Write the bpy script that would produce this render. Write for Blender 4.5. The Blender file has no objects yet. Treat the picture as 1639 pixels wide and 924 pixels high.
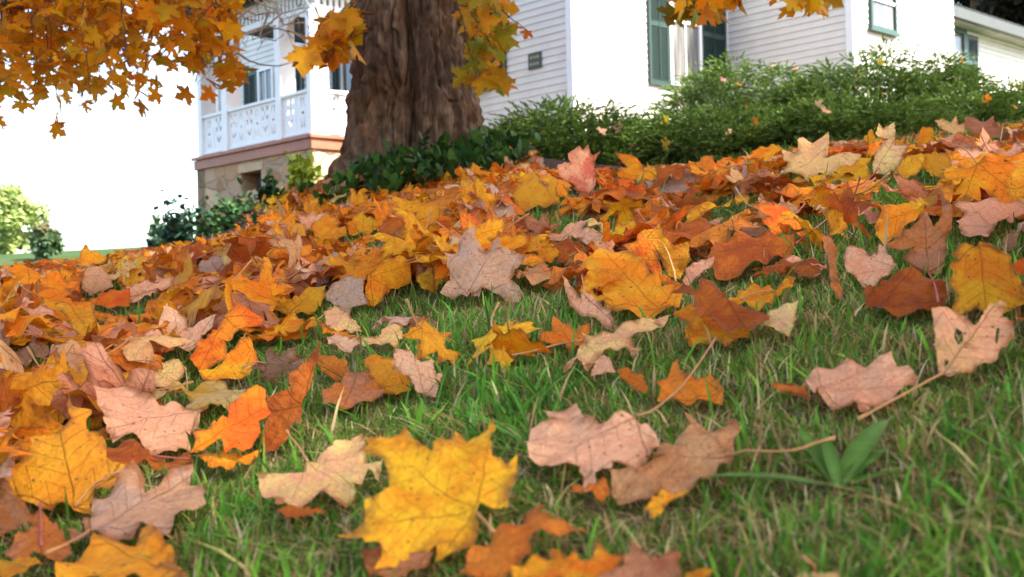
import bpy, bmesh, math, random
import numpy as np
from mathutils import Vector, Matrix
from mathutils.geometry import delaunay_2d_cdt
rng = np.random.default_rng(11)
random.seed(11)
sc = bpy.context.scene
COL = sc.collection
R = math.radians

# ------------------------------------------------------------------ camera model (photo pixels 1639 x 924)
F, CX, CY, ROLL = 1830.0, 819.5, 462.0, R(1.4)
cr, sr = math.cos(ROLL), math.sin(ROLL)
def ue(px, py):
    dx, dy = np.asarray(px, float) - CX, CY - np.asarray(py, float)
    return (dx*cr + dy*sr)/F, (-dx*sr + dy*cr)/F
def to_px(P):
    P = np.atleast_2d(P); Y = np.maximum(P[:, 1], 1e-4)
    tx, ty = P[:, 0]/Y*F, P[:, 2]/Y*F
    return np.stack([CX + tx*cr - ty*sr, CY - (tx*sr + ty*cr)], 1)

# ------------------------------------------------------------------ mesh helpers
def mesh_np(name, V, groups, mat=None, attrs=None, uv=None, parent=None, smooth=False):
    """V (n,3); groups: list of (m,k) index arrays; attrs: {name: (n,4)} colour attributes per vertex; ONE object."""
    V = np.asarray(V, np.float32)
    me = bpy.data.meshes.new(name)
    groups = [np.asarray(g, np.int32) for g in groups if len(g)]
    me.vertices.add(len(V)); me.vertices.foreach_set('co', V.ravel())
    idx = np.concatenate([g.ravel() for g in groups]); tot = np.concatenate([np.full(len(g), g.shape[1], np.int32) for g in groups])
    st = np.concatenate([[0], np.cumsum(tot)[:-1]]).astype(np.int32)
    me.loops.add(len(idx)); me.loops.foreach_set('vertex_index', idx)
    me.polygons.add(len(tot)); me.polygons.foreach_set('loop_start', st); me.polygons.foreach_set('loop_total', tot)
    if smooth: me.polygons.foreach_set('use_smooth', np.ones(len(tot), bool))
    me.update(calc_edges=True)
    for k, a in (attrs or {}).items():
        at = me.attributes.new(k, 'FLOAT_COLOR', 'POINT'); at.data.foreach_set('color', np.asarray(a, np.float32).ravel())
    if uv is not None:
        l = me.uv_layers.new(name='UVMap'); l.data.foreach_set('uv', np.asarray(uv, np.float32)[idx].ravel())
    me.validate(clean_customdata=False)
    o = bpy.data.objects.new(name, me); COL.objects.link(o)
    if mat: me.materials.append(mat)
    if parent is not None: o.parent = parent
    return o
class MB:
    """collects simple shapes into ONE mesh"""
    def __init__(s): s.v = []; s.f = []; s.n = 0
    def add(s, V, faces):
        V = np.asarray(V, float); s.v.append(V)
        s.f += [tuple(i + s.n for i in f) for f in faces]; s.n += len(V); return s
    def hexa(s, bottom, top):
        return s.add(list(bottom) + list(top), [(3,2,1,0),(4,5,6,7),(0,1,5,4),(1,2,6,5),(2,3,7,6),(3,0,4,7)])
    def build(s, name, mat, parent=None, bevel=0.0, smooth=False):
        me = bpy.data.meshes.new(name); me.from_pydata([tuple(v) for v in np.concatenate(s.v)], [], s.f)
        if smooth: me.polygons.foreach_set('use_smooth', [True]*len(me.polygons))
        me.update(); me.materials.append(mat)
        o = bpy.data.objects.new(name, me); COL.objects.link(o)
        if parent is not None: o.parent = parent
        if bevel:
            b = o.modifiers.new('bevel', 'BEVEL'); b.width = bevel; b.segments = 2; b.limit_method = 'ANGLE'
        return o
def tag(o, label=None, cat=None, group=None, kind=None):
    for k, v in (('label', label), ('category', cat), ('group', group), ('kind', kind)):
        if v: o[k] = v
    return o
def empty(name, loc=(0, 0, 0)):
    o = bpy.data.objects.new(name, None); COL.objects.link(o); o.location = loc; o.empty_display_size = .1
    return o
def keep(o, root):
    """parent a mesh that is in world coordinates to a root that sits elsewhere"""
    o.parent = root; o.matrix_parent_inverse = Matrix.Translation(root.location).inverted(); return o
def tube(mb, pts, radii, n=6):
    pts = [Vector(p) for p in pts]; V = []; Fc = []
    up = Vector((.3, .2, 1)).normalized()
    for i, p in enumerate(pts):
        t = (pts[min(i+1, len(pts)-1)] - pts[max(i-1, 0)]).normalized()
        a = t.cross(up); a = a.normalized() if a.length > 1e-4 else Vector((1, 0, 0)); b = t.cross(a)
        r = radii[i] if hasattr(radii, '__len__') else radii
        V += [p + (a*math.cos(2*math.pi*k/n) + b*math.sin(2*math.pi*k/n))*r for k in range(n)]
    for i in range(len(pts)-1):
        for k in range(n): Fc.append((i*n+k, i*n+(k+1) % n, (i+1)*n+(k+1) % n, (i+1)*n+k))
    Fc.append(tuple(range(n))[::-1]); Fc.append(tuple((len(pts)-1)*n+k for k in range(n)))
    mb.add([tuple(v) for v in V], Fc)
def inside(poly, P):
    poly = np.asarray(poly, float); P = np.asarray(P, float); x, y = P[:, 0], P[:, 1]
    c = np.zeros(len(P), bool); j = len(poly)-1
    for i in range(len(poly)):
        xi, yi, xj, yj = *poly[i], *poly[j]
        if yi != yj: c ^= ((yi > y) != (yj > y)) & (x < (xj-xi)*(y-yi)/(yj-yi) + xi)
        j = i
    return c

# ------------------------------------------------------------------ materials
class NT:
    def __init__(s, name):
        s.m = bpy.data.materials.new(name); s.m.use_nodes = True; s.t = s.m.node_tree; s.t.nodes.clear()
        s.out = s.n('ShaderNodeOutputMaterial')
    def n(s, typ, **kw):
        nd = s.t.nodes.new(typ)
        for k, v in kw.items():
            if k.startswith('i_'):
                key = k[2:]; key = int(key) if key.isdigit() else key
                sock = nd.inputs[key]
                if hasattr(v, 'is_linked'): s.t.links.new(v, sock)
                else: sock.default_value = v
            else: setattr(nd, k, v)
        return nd
    def link(s, a, b): s.t.links.new(a, b)
    def math(s, op, a, b=0.0, c=0.0, clamp=False):
        nd = s.n('ShaderNodeMath', operation=op, use_clamp=clamp)
        for i, v in enumerate((a, b, c)):
            if hasattr(v, 'is_linked'): s.link(v, nd.inputs[i])
            else: nd.inputs[i].default_value = v
        return nd.outputs[0]
    def mix(s, fac, a, b, mode='MIX'):
        nd = s.n('ShaderNodeMix', data_type='RGBA', blend_type=mode)
        for i, v in ((0, fac), (6, a), (7, b)):
            if hasattr(v, 'is_linked'): s.link(v, nd.inputs[i])
            else: nd.inputs[i].default_value = v if i == 0 else (*v[:3], 1)
        return nd.outputs[2]
    def noise(s, vec, scale, detail=4, rough=.55, out='Fac', dim='3D', w=None):
        nd = s.n('ShaderNodeTexNoise', noise_dimensions=dim)
        nd.inputs['Scale'].default_value = scale; nd.inputs['Detail'].default_value = detail; nd.inputs['Roughness'].default_value = rough
        if vec is not None: s.link(vec, nd.inputs['Vector'])
        if w is not None: s.link(w, nd.inputs['W'])
        return nd.outputs[out]
    def ramp(s, fac, stops):
        nd = s.n('ShaderNodeValToRGB'); e = nd.color_ramp.elements
        while len(e) < len(stops): e.new(.5)
        for el, (p, c) in zip(e, stops): el.position = p; el.color = (*c, 1) if len(c) == 3 else c
        s.link(fac, nd.inputs[0]); return nd.outputs[0]
    def sstep(s, x, lo, hi):
        nd = s.n('ShaderNodeMapRange', interpolation_type='SMOOTHSTEP'); s.link(x, nd.inputs[0])
        nd.inputs[1].default_value = lo; nd.inputs[2].default_value = hi; return nd.outputs[0]
    def attr(s, name): return s.n('ShaderNodeAttribute', attribute_name=name)
    def bump(s, h, strength=.4, dist=.01):
        nd = s.n('ShaderNodeBump'); nd.inputs['Strength'].default_value = strength; nd.inputs['Distance'].default_value = dist
        s.link(h, nd.inputs['Height']); return nd.outputs[0]
    def bsdf(s, color, rough=.7, spec=.3, normal=None, metal=0):
        p = s.n('ShaderNodeBsdfPrincipled')
        if hasattr(color, 'is_linked'): s.link(color, p.inputs['Base Color'])
        else: p.inputs['Base Color'].default_value = (*color, 1)
        if hasattr(rough, 'is_linked'): s.link(rough, p.inputs['Roughness'])
        else: p.inputs['Roughness'].default_value = rough
        p.inputs['Specular IOR Level'].default_value = spec; p.inputs['Metallic'].default_value = metal
        if normal is not None: s.link(normal, p.inputs['Normal'])
        return p.outputs[0]
    def done(s, sh): s.link(sh, s.out.inputs[0]); return s.m
    def pos(s): return s.n('ShaderNodeNewGeometry').outputs['Position']
    def objc(s): return s.n('ShaderNodeTexCoord').outputs['Object']

def leaf_material(name, veins=True, trans=.34, rough=.5):
    t = NT(name)
    a1, a2 = t.attr('c1'), t.attr('c2')
    edge, seed = a1.outputs['Alpha'], a2.outputs['Alpha']
    uv = t.n('ShaderNodeUVMap').outputs[0] if veins else t.pos()
    off = t.n('ShaderNodeVectorMath', operation='MULTIPLY_ADD'); t.link(uv, off.inputs[0]); off.inputs[1].default_value = (1, 1, 1)
    cmb = t.n('ShaderNodeCombineXYZ'); sd = t.math('MULTIPLY', seed, 57.0)
    for i in range(3): t.link(sd, cmb.inputs[i])
    t.link(cmb.outputs[0], off.inputs[2]); q = off.outputs[0]
    n1 = t.noise(q, 2.2 if veins else 9, 3, .6)
    col = t.mix(t.sstep(n1, .40, .62), a1.outputs['Color'], a2.outputs['Color'])
    n2 = t.noise(q, 11 if veins else 30, 4, .65)
    col = t.mix(t.math('MULTIPLY', t.sstep(n2, .3, .75), .35), col, (.93, .80, .60), 'MULTIPLY')
    n3 = t.noise(q, 26 if veins else 60, 5, .7)
    col = t.mix(.8, col, t.ramp(n3, [(.30, (.80, .71, .60)), (.50, (1, 1, 1)), (.70, (1.10, 1.10, 1.05))]), 'MULTIPLY')
    nrm = None
    if veins:
        sep = t.n('ShaderNodeSeparateXYZ'); t.link(uv, sep.inputs[0]); x, y = sep.outputs[0], sep.outputs[1]
        ang = t.math('ARCTAN2', x, y); k = t.math('ROUND', t.math('DIVIDE', ang, .93))
        k = t.math('MINIMUM', t.math('MAXIMUM', k, -2.0), 2.0)
        da = t.math('SUBTRACT', ang, t.math('MULTIPLY', k, .93))
        rho = t.math('SQRT', t.math('ADD', t.math('MULTIPLY', x, x), t.math('MULTIPLY', y, y)))
        wob = t.math('MULTIPLY', t.math('SUBTRACT', t.noise(q, 4, 2), .5), .05)
        d = t.math('ABSOLUTE', t.math('ADD', t.math('MULTIPLY', rho, t.math('SINE', da)), wob))
        al = t.math('MULTIPLY', rho, t.math('COSINE', da))
        w = t.math('MULTIPLY_ADD', al, -.008, .013)
        main = t.math('SUBTRACT', 1.0, t.math('DIVIDE', d, w), clamp=True)
        p = t.math('MULTIPLY', t.math('SUBTRACT', al, t.math('MULTIPLY', d, .8)), 7.0)
        fr = t.math('ABSOLUTE', t.math('SUBTRACT', t.math('FRACT', p), .5))
        sec = t.math('SUBTRACT', 1.0, t.math('DIVIDE', fr, .06), clamp=True)
        vein = t.math('MAXIMUM', main, t.math('MULTIPLY', sec, .45))
        dark = t.mix(.62, col, (.16, .055, .02))
        col = t.mix(t.math('MULTIPLY', vein, .55), col, dark)
        # wear: specks, browned edge, blotches along veins
        vor = t.n('ShaderNodeTexVoronoi'); vor.inputs['Scale'].default_value = 13; t.link(q, vor.inputs['Vector'])
        pick = t.n('ShaderNodeSeparateColor'); t.link(vor.outputs['Color'], pick.inputs[0])
        spot = t.math('MULTIPLY', t.math('SUBTRACT', 1.0, t.sstep(vor.outputs['Distance'], .10, .24)), t.math('GREATER_THAN', pick.outputs[0], .72))
        col = t.mix(t.math('MULTIPLY', spot, .75), col, (.14, .05, .02))
        blotch = t.sstep(t.noise(q, 5.5, 6, .75), .585, .70)
        col = t.mix(t.math('MULTIPLY', blotch, .6), col, (.24, .07, .02))
        eb = t.math('MULTIPLY', t.math('SUBTRACT', 1.0, t.sstep(edge, .0, .20)), t.sstep(t.noise(q, 3.5, 3), .42, .6))
        col = t.mix(t.math('MULTIPLY', eb, .8), col, (.26, .085, .022))
        h = t.math('ADD', t.math('MULTIPLY', vein, -.7), t.math('ADD', t.math('MULTIPLY', t.noise(q, 6, 4), 1.6), t.noise(q, 18, 4)))
        nrm = t.bump(h, .7, .004)
    b = t.bsdf(col, rough, .16, nrm)
    tr = t.n('ShaderNodeBsdfTranslucent'); t.link(t.mix(1, col, (1, .85, .6), 'MULTIPLY'), tr.inputs[0])
    if nrm is not None: t.link(nrm, tr.inputs['Normal'])
    ms = t.n('ShaderNodeMixShader'); ms.inputs[0].default_value = trans
    t.link(b, ms.inputs[1]); t.link(tr.outputs[0], ms.inputs[2])
    return t.done(ms.outputs[0])
M = {}
M['leaf'] = leaf_material('maple_leaf_blade', rough=.62)
M['crown'] = leaf_material('maple_crown_leaves', veins=False, trans=.52, rough=.5)
def vc_material(name, trans=.2, rough=.6, spec=.3, jitter=.35):
    t = NT(name); a = t.attr('c1'); col = a.outputs['Color']
    n = t.noise(t.pos(), 40, 3); col = t.mix(jitter, col, t.ramp(n, [(.3, (.55, .55, .5)), (.7, (1.25, 1.2, 1.0))]), 'MULTIPLY')
    b = t.bsdf(col, rough, spec); tr = t.n('ShaderNodeBsdfTranslucent'); t.link(col, tr.inputs[0])
    ms = t.n('ShaderNodeMixShader'); ms.inputs[0].default_value = trans; t.link(b, ms.inputs[1]); t.link(tr.outputs[0], ms.inputs[2])
    return t.done(ms.outputs[0])
M['grass'] = vc_material('grass_blades', .3, .6, .14)
M['needle'] = vc_material('juniper_needles', .18, .6, .25)
M['green'] = vc_material('glossy_green_leaf', .15, .55, .14)
M['soft'] = vc_material('tree_foliage', .3, .6, .2)
def plain(name, c, rough=.6, spec=.3, amp=.18, scale=6, bump=0, metal=0):
    t = NT(name); n = t.noise(t.pos(), scale, 5, .6)
    col = t.mix(1.0, c, t.ramp(n, [(.3, (1-amp,)*3), (.7, (1+amp*.4,)*3)]), 'MULTIPLY')
    return t.done(t.bsdf(col, rough, spec, t.bump(t.noise(t.pos(), scale*8, 4), bump, .004) if bump else None, metal))
M['white'] = plain('white_paint', (.68, .68, .655), .5, .35, .08, 3, .05)
M['siding'] = plain('white_siding_paint', (.57, .54, .485), .55, .3, .09, 2, .06)
M['trim_grey'] = plain('pale_gutter_metal', (.065, .068, .06), .5, .3, .15, 4)
M['shutter'] = plain('dark_green_shutter_paint', (.020, .045, .038), .5, .4, .25, 9, .1)
M['frame_green'] = plain('green_frame_paint', (.025, .065, .05), .5, .4, .2, 9)
M['fascia'] = plain('red_brown_porch_paint', (.30, .10, .05), .5, .35, .25, 5, .1)
M['ceiling'] = plain('porch_ceiling_paint', (.12, .15, .14), .7, .2, .1, 2)
M['roof'] = plain('asphalt_shingle', (.06, .055, .05), .9, .1, .3, 10, .4)
M['soil'] = plain('dark_soil', (.045, .028, .018), .95, .1, .5, 14, .6)
M['stem'] = plain('leaf_petiole', (.42, .20, .07), .5, .3, .3, 60)
M['stem_red'] = plain('red_leaf_petiole', (.36, .09, .06), .5, .3, .3, 60)
M['twig'] = plain('brown_twig_bark', (.10, .06, .04), .8, .2, .3, 30)
M['twig_pale'] = plain('pale_grey_twig_bark', (.42, .36, .30), .8, .2, .3, 30)
M['plaque'] = plain('dark_plaque_metal', (.02, .035, .03), .45, .5, .2, 20)
M['plaque_mark'] = plain('plaque_raised_marks', (.25, .24, .13), .5, .4, .2, 20)
M['pot'] = plain('white_glazed_pot', (.75, .75, .72), .3, .5, .08, 8)
def glass_mat():
    t = NT('window_glass_over_curtain'); p = t.objc()
    mp = t.n('ShaderNodeMapping'); t.link(t.pos(), mp.inputs[0]); mp.inputs['Scale'].default_value = (6, 6, .35)
    n = t.noise(mp.outputs[0], 2.4, 3)
    col = t.ramp(n, [(.3, (.05, .05, .047)), (.5, (.12, .118, .108)), (.72, (.22, .215, .20))])
    return t.done(t.bsdf(col, .08, .5))
M['glass'] = glass_mat()
def dark_glass():
    t = NT('dark_window_glass'); n = t.noise(t.pos(), 2.5, 2)
    return t.done(t.bsdf(t.ramp(n, [(.35, (.02, .025, .03)), (.7, (.12, .14, .16))]), .05, .6))
M['dark_glass'] = dark_glass()
def bark_mat():
    t = NT('maple_bark'); a = t.attr('c1')
    mp = t.n('ShaderNodeMapping'); t.link(t.pos(), mp.inputs[0]); mp.inputs['Scale'].default_value = (1, 1, .22)
    n = t.noise(mp.outputs[0], 26, 6, .7); n2 = t.noise(t.pos(), 3.5, 4)
    col = t.ramp(n, [(.28, (.045, .028, .019)), (.5, (.125, .080, .053)), (.72, (.25, .18, .13))])
    col = t.mix(t.sstep(n2, .45, .7), col, (.95, .78, .64), 'MULTIPLY')
    col = t.mix(t.math('MULTIPLY', t.sstep(t.noise(t.pos(), 2.2, 5), .55, .7), .35), col, (.13, .13, .10))
    fine = t.noise(mp.outputs[0], 90, 5, .7)
    h = t.math('ADD', t.math('MULTIPLY', n, 1.0), t.math('MULTIPLY', fine, .35))
    return t.done(t.bsdf(col, .9, .12, t.bump(h, .9, .014)))
M['bark'] = bark_mat()
def stone_mat():
    t = NT('sandstone_masonry')
    mp = t.n('ShaderNodeMapping'); t.link(t.pos(), mp.inputs[0]); mp.inputs['Scale'].default_value = (1, 1, 1.5)
    wv = t.n('ShaderNodeVectorMath', operation='MULTIPLY_ADD'); ns = t.noise(t.pos(), 2.5, 3, out='Color'); t.link(ns, wv.inputs[0]); wv.inputs[1].default_value = (.22,)*3; t.link(mp.outputs[0], wv.inputs[2])
    v1 = t.n('ShaderNodeTexVoronoi', feature='DISTANCE_TO_EDGE'); v1.inputs['Scale'].default_value = 2.3; t.link(wv.outputs[0], v1.inputs['Vector'])
    v2 = t.n('ShaderNodeTexVoronoi'); v2.inputs['Scale'].default_value = 2.3; t.link(wv.outputs[0], v2.inputs['Vector'])
    bw = t.n('ShaderNodeSeparateColor'); t.link(v2.outputs['Color'], bw.inputs[0])
    col = t.ramp(bw.outputs[0], [(.1, (.30, .17, .09)), (.4, (.42, .27, .15)), (.65, (.36, .25, .16)), (.9, (.50, .36, .22))])
    col = t.mix(.5, col, t.ramp(t.noise(t.pos(), 18, 5, .7), [(.3, (.6, .55, .5)), (.7, (1.1, 1.05, 1))]), 'MULTIPLY')
    j = t.sstep(v1.outputs['Distance'], .01, .06)
    col = t.mix(j, (.31, .23, .15), col)
    h = t.math('ADD', j, t.math('MULTIPLY', t.noise(t.pos(), 30, 4), .3))
    return t.done(t.bsdf(col, .9, .15, t.bump(h, .7, .03)))
M['stone'] = stone_mat()
def ground_mat():
    t = NT('lawn_ground'); p = t.pos()
    sep = t.n('ShaderNodeSeparateXYZ'); t.link(p, sep.inputs[0])
    n = t.noise(p, 30, 6, .7); n2 = t.noise(p, 5, 4)
    thatch = t.ramp(n, [(.3, (.035, .026, .014)), (.5, (.10, .075, .035)), (.7, (.07, .085, .025))])
    far = t.ramp(t.noise(p, .8, 6, .7), [(.3, (.022, .042, .010)), (.7, (.048, .078, .020))])
    mul = t.ramp(n, [(.3, (.03, .018, .012)), (.7, (.08, .048, .03))])
    d = t.math('ADD', sep.outputs[1], t.math('MULTIPLY', t.math('SUBTRACT', n2, .5), .5))
    col = t.mix(t.sstep(d, 4.0, 4.6), thatch, mul)
    lawn = t.math('MULTIPLY', t.sstep(d, 16, 24), 1.0)
    col = t.mix(lawn, col, far)
    return t.done(t.bsdf(col, .95, .1, t.bump(n, .6, .01)))
M['ground'] = ground_mat()

# ------------------------------------------------------------------ terrain
H0 = .25
CREST = np.array([(-160,436),(0,427),(150,410),(300,389),(420,364),(550,339),(650,322),(760,294),(850,276),(950,270),(1050,268),(1150,260),(1250,243),(1350,229),(1450,218),(1550,206),(1639,196),(1800,178)], float)
_cu, _ce = ue(CREST[:, 0], CREST[:, 1] + 12)
_crc = np.interp(CREST[:, 0], [0, 900, 1250, 1700], [4.2, 3.9, 3.2, 2.9])
TREE = np.array([-.525, 6.0])
def sst(x, a, b):
    t = np.clip((x-a)/(b-a), 0, 1); return t*t*(3-2*t)
def terr(X, Y):
    X, Y = np.asarray(X, float), np.asarray(Y, float)
    Ys = np.maximum(Y, .02); u = np.clip(X/Ys, -1.2, 1.2)
    ec = np.interp(u, _cu, _ce); rc = np.interp(u, _cu, _crc)
    E = ec + H0/rc
    s2 = ec - .012 - .006*sst(Ys, 6, 20)
    k = .5
    over = k*np.logaddexp(0, (Ys-rc-.25)/k)          # smooth max(0, Y-rc)
    zc = -H0 + Ys*E - over*(E-s2)
    zp = -H0 + .15*np.clip(X, -6, 6) + .155*np.clip(Y, -6, 3)
    w = sst(np.degrees(np.arctan2(np.abs(X), Y)), 33, 60)
    z = zc*(1-w) + zp*w
    r = np.hypot(X, Y); z = np.where(r < .3, -H0 + (z+H0)*1.0, z)
    z = z + .21*np.exp(-(((X-TREE[0]-.05)/.62)**2 + ((Y-TREE[1]-.1)/.8)**2)/2)*sst(Y, 4.2, 5.6)
    z = z + 2.0*np.exp(-((X+27)/13)**2)*sst(Y, 22, 62)
    z = z - .5*np.exp(-((X+11.5)/4.5)**2)*sst(Y, 8, 40)
    z = z + .006*np.sin(X*7.1+1.3*np.sin(Y*5))*np.cos(Y*6.3)*sst(Y, .3, 1.0)
    return z
def hit(px, py, lift=0.0):
    """the ground point under a photo pixel (or, above the crest, the crest itself)"""
    u, e = ue(px, py); u, e = float(u), float(e)
    Ys = np.linspace(.35, 6.5, 1400); g = terr(u*Ys, Ys) + lift - e*Ys
    s = np.where(g > 0)[0]
    if len(s): Y = Ys[s[0]]
    else:
        m = Ys < 4.2; Y = Ys[m][np.argmax(g[m])]
    return np.array([u*Y, Y, float(terr(u*Y, Y))])
phi = np.concatenate([np.linspace(-180, -42, 24)[:-1], np.linspace(-42, 42, 169), np.linspace(42, 180, 24)[1:]])
rad = np.concatenate([[.0, .1, .2], np.linspace(.28, 5.5, 150), np.geomspace(5.7, 420, 60)])
PH, RR = np.meshgrid(np.radians(phi), rad, indexing='ij')
GX, GY = RR*np.sin(PH), RR*np.cos(PH)
GZ = terr(GX, GY); far = np.clip((RR-80)/340, 0, 1); GZ = GZ*(1-far) + np.minimum(GZ, .8)*far
n1, n2 = GX.shape; I = np.arange(n1*n2).reshape(n1, n2)
quads = np.stack([I[:-1, :-1], I[1:, :-1], I[1:, 1:], I[:-1, 1:]], -1).reshape(-1, 4)
tag(mesh_np('lawn_ground', np.stack([GX, GY, GZ], -1).reshape(-1, 3), [quads], M['ground'], smooth=True), 'sloping lawn ground rising to the house', None, None, 'structure')
# ------------------------------------------------------------------ fallen leaves
PAL = {  # albedo pairs
 'Y': ((.80,.41,.018),(.70,.29,.014)), 'O': ((.80,.21,.008),(.82,.33,.012)), 'R': ((.72,.12,.012),(.80,.24,.014)),
 'K': ((.29,.062,.010),(.42,.11,.013)), 'P': ((.82,.42,.24),(.80,.35,.19)), 'C': ((.82,.54,.20),(.78,.42,.17)),
 'T': ((.58,.32,.14),(.48,.22,.09)), 'M': ((.54,.34,.23),(.46,.28,.21)), 'S': ((.46,.19,.09),(.36,.12,.05)),
 'D': ((.62,.15,.09),(.66,.28,.13)), 'G': ((.76,.34,.02),(.70,.26,.015)), 'B': ((.64,.20,.022),(.54,.14,.016)),
}
CNAME = {'Y':'yellow','O':'orange','R':'red orange','K':'rust brown','P':'pale pink','C':'cream','T':'tan','M':'greyish mauve','S':'rose brown','D':'pinkish red','G':'golden ochre','B':'brownish orange'}
TILES = {'A':(0,340,420/1294),'B':(400,320,.368),'C':(820,180,420/1294),'D':(1220,180,419/1291),'E':(820,420,420/1294),'F':(1220,460,419/1291),
         'G':(0,600,420/1198),'H':(400,600,460/1312),'I':(800,620,440/1337),'J':(1180,660,459/1606)}
def tp(tile, s):
    x0, y0, k = TILES[tile]; a = np.array([float(v) for v in s.replace(',', ' ').split()]).reshape(-1, 2)
    return a*k + [x0, y0]
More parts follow.
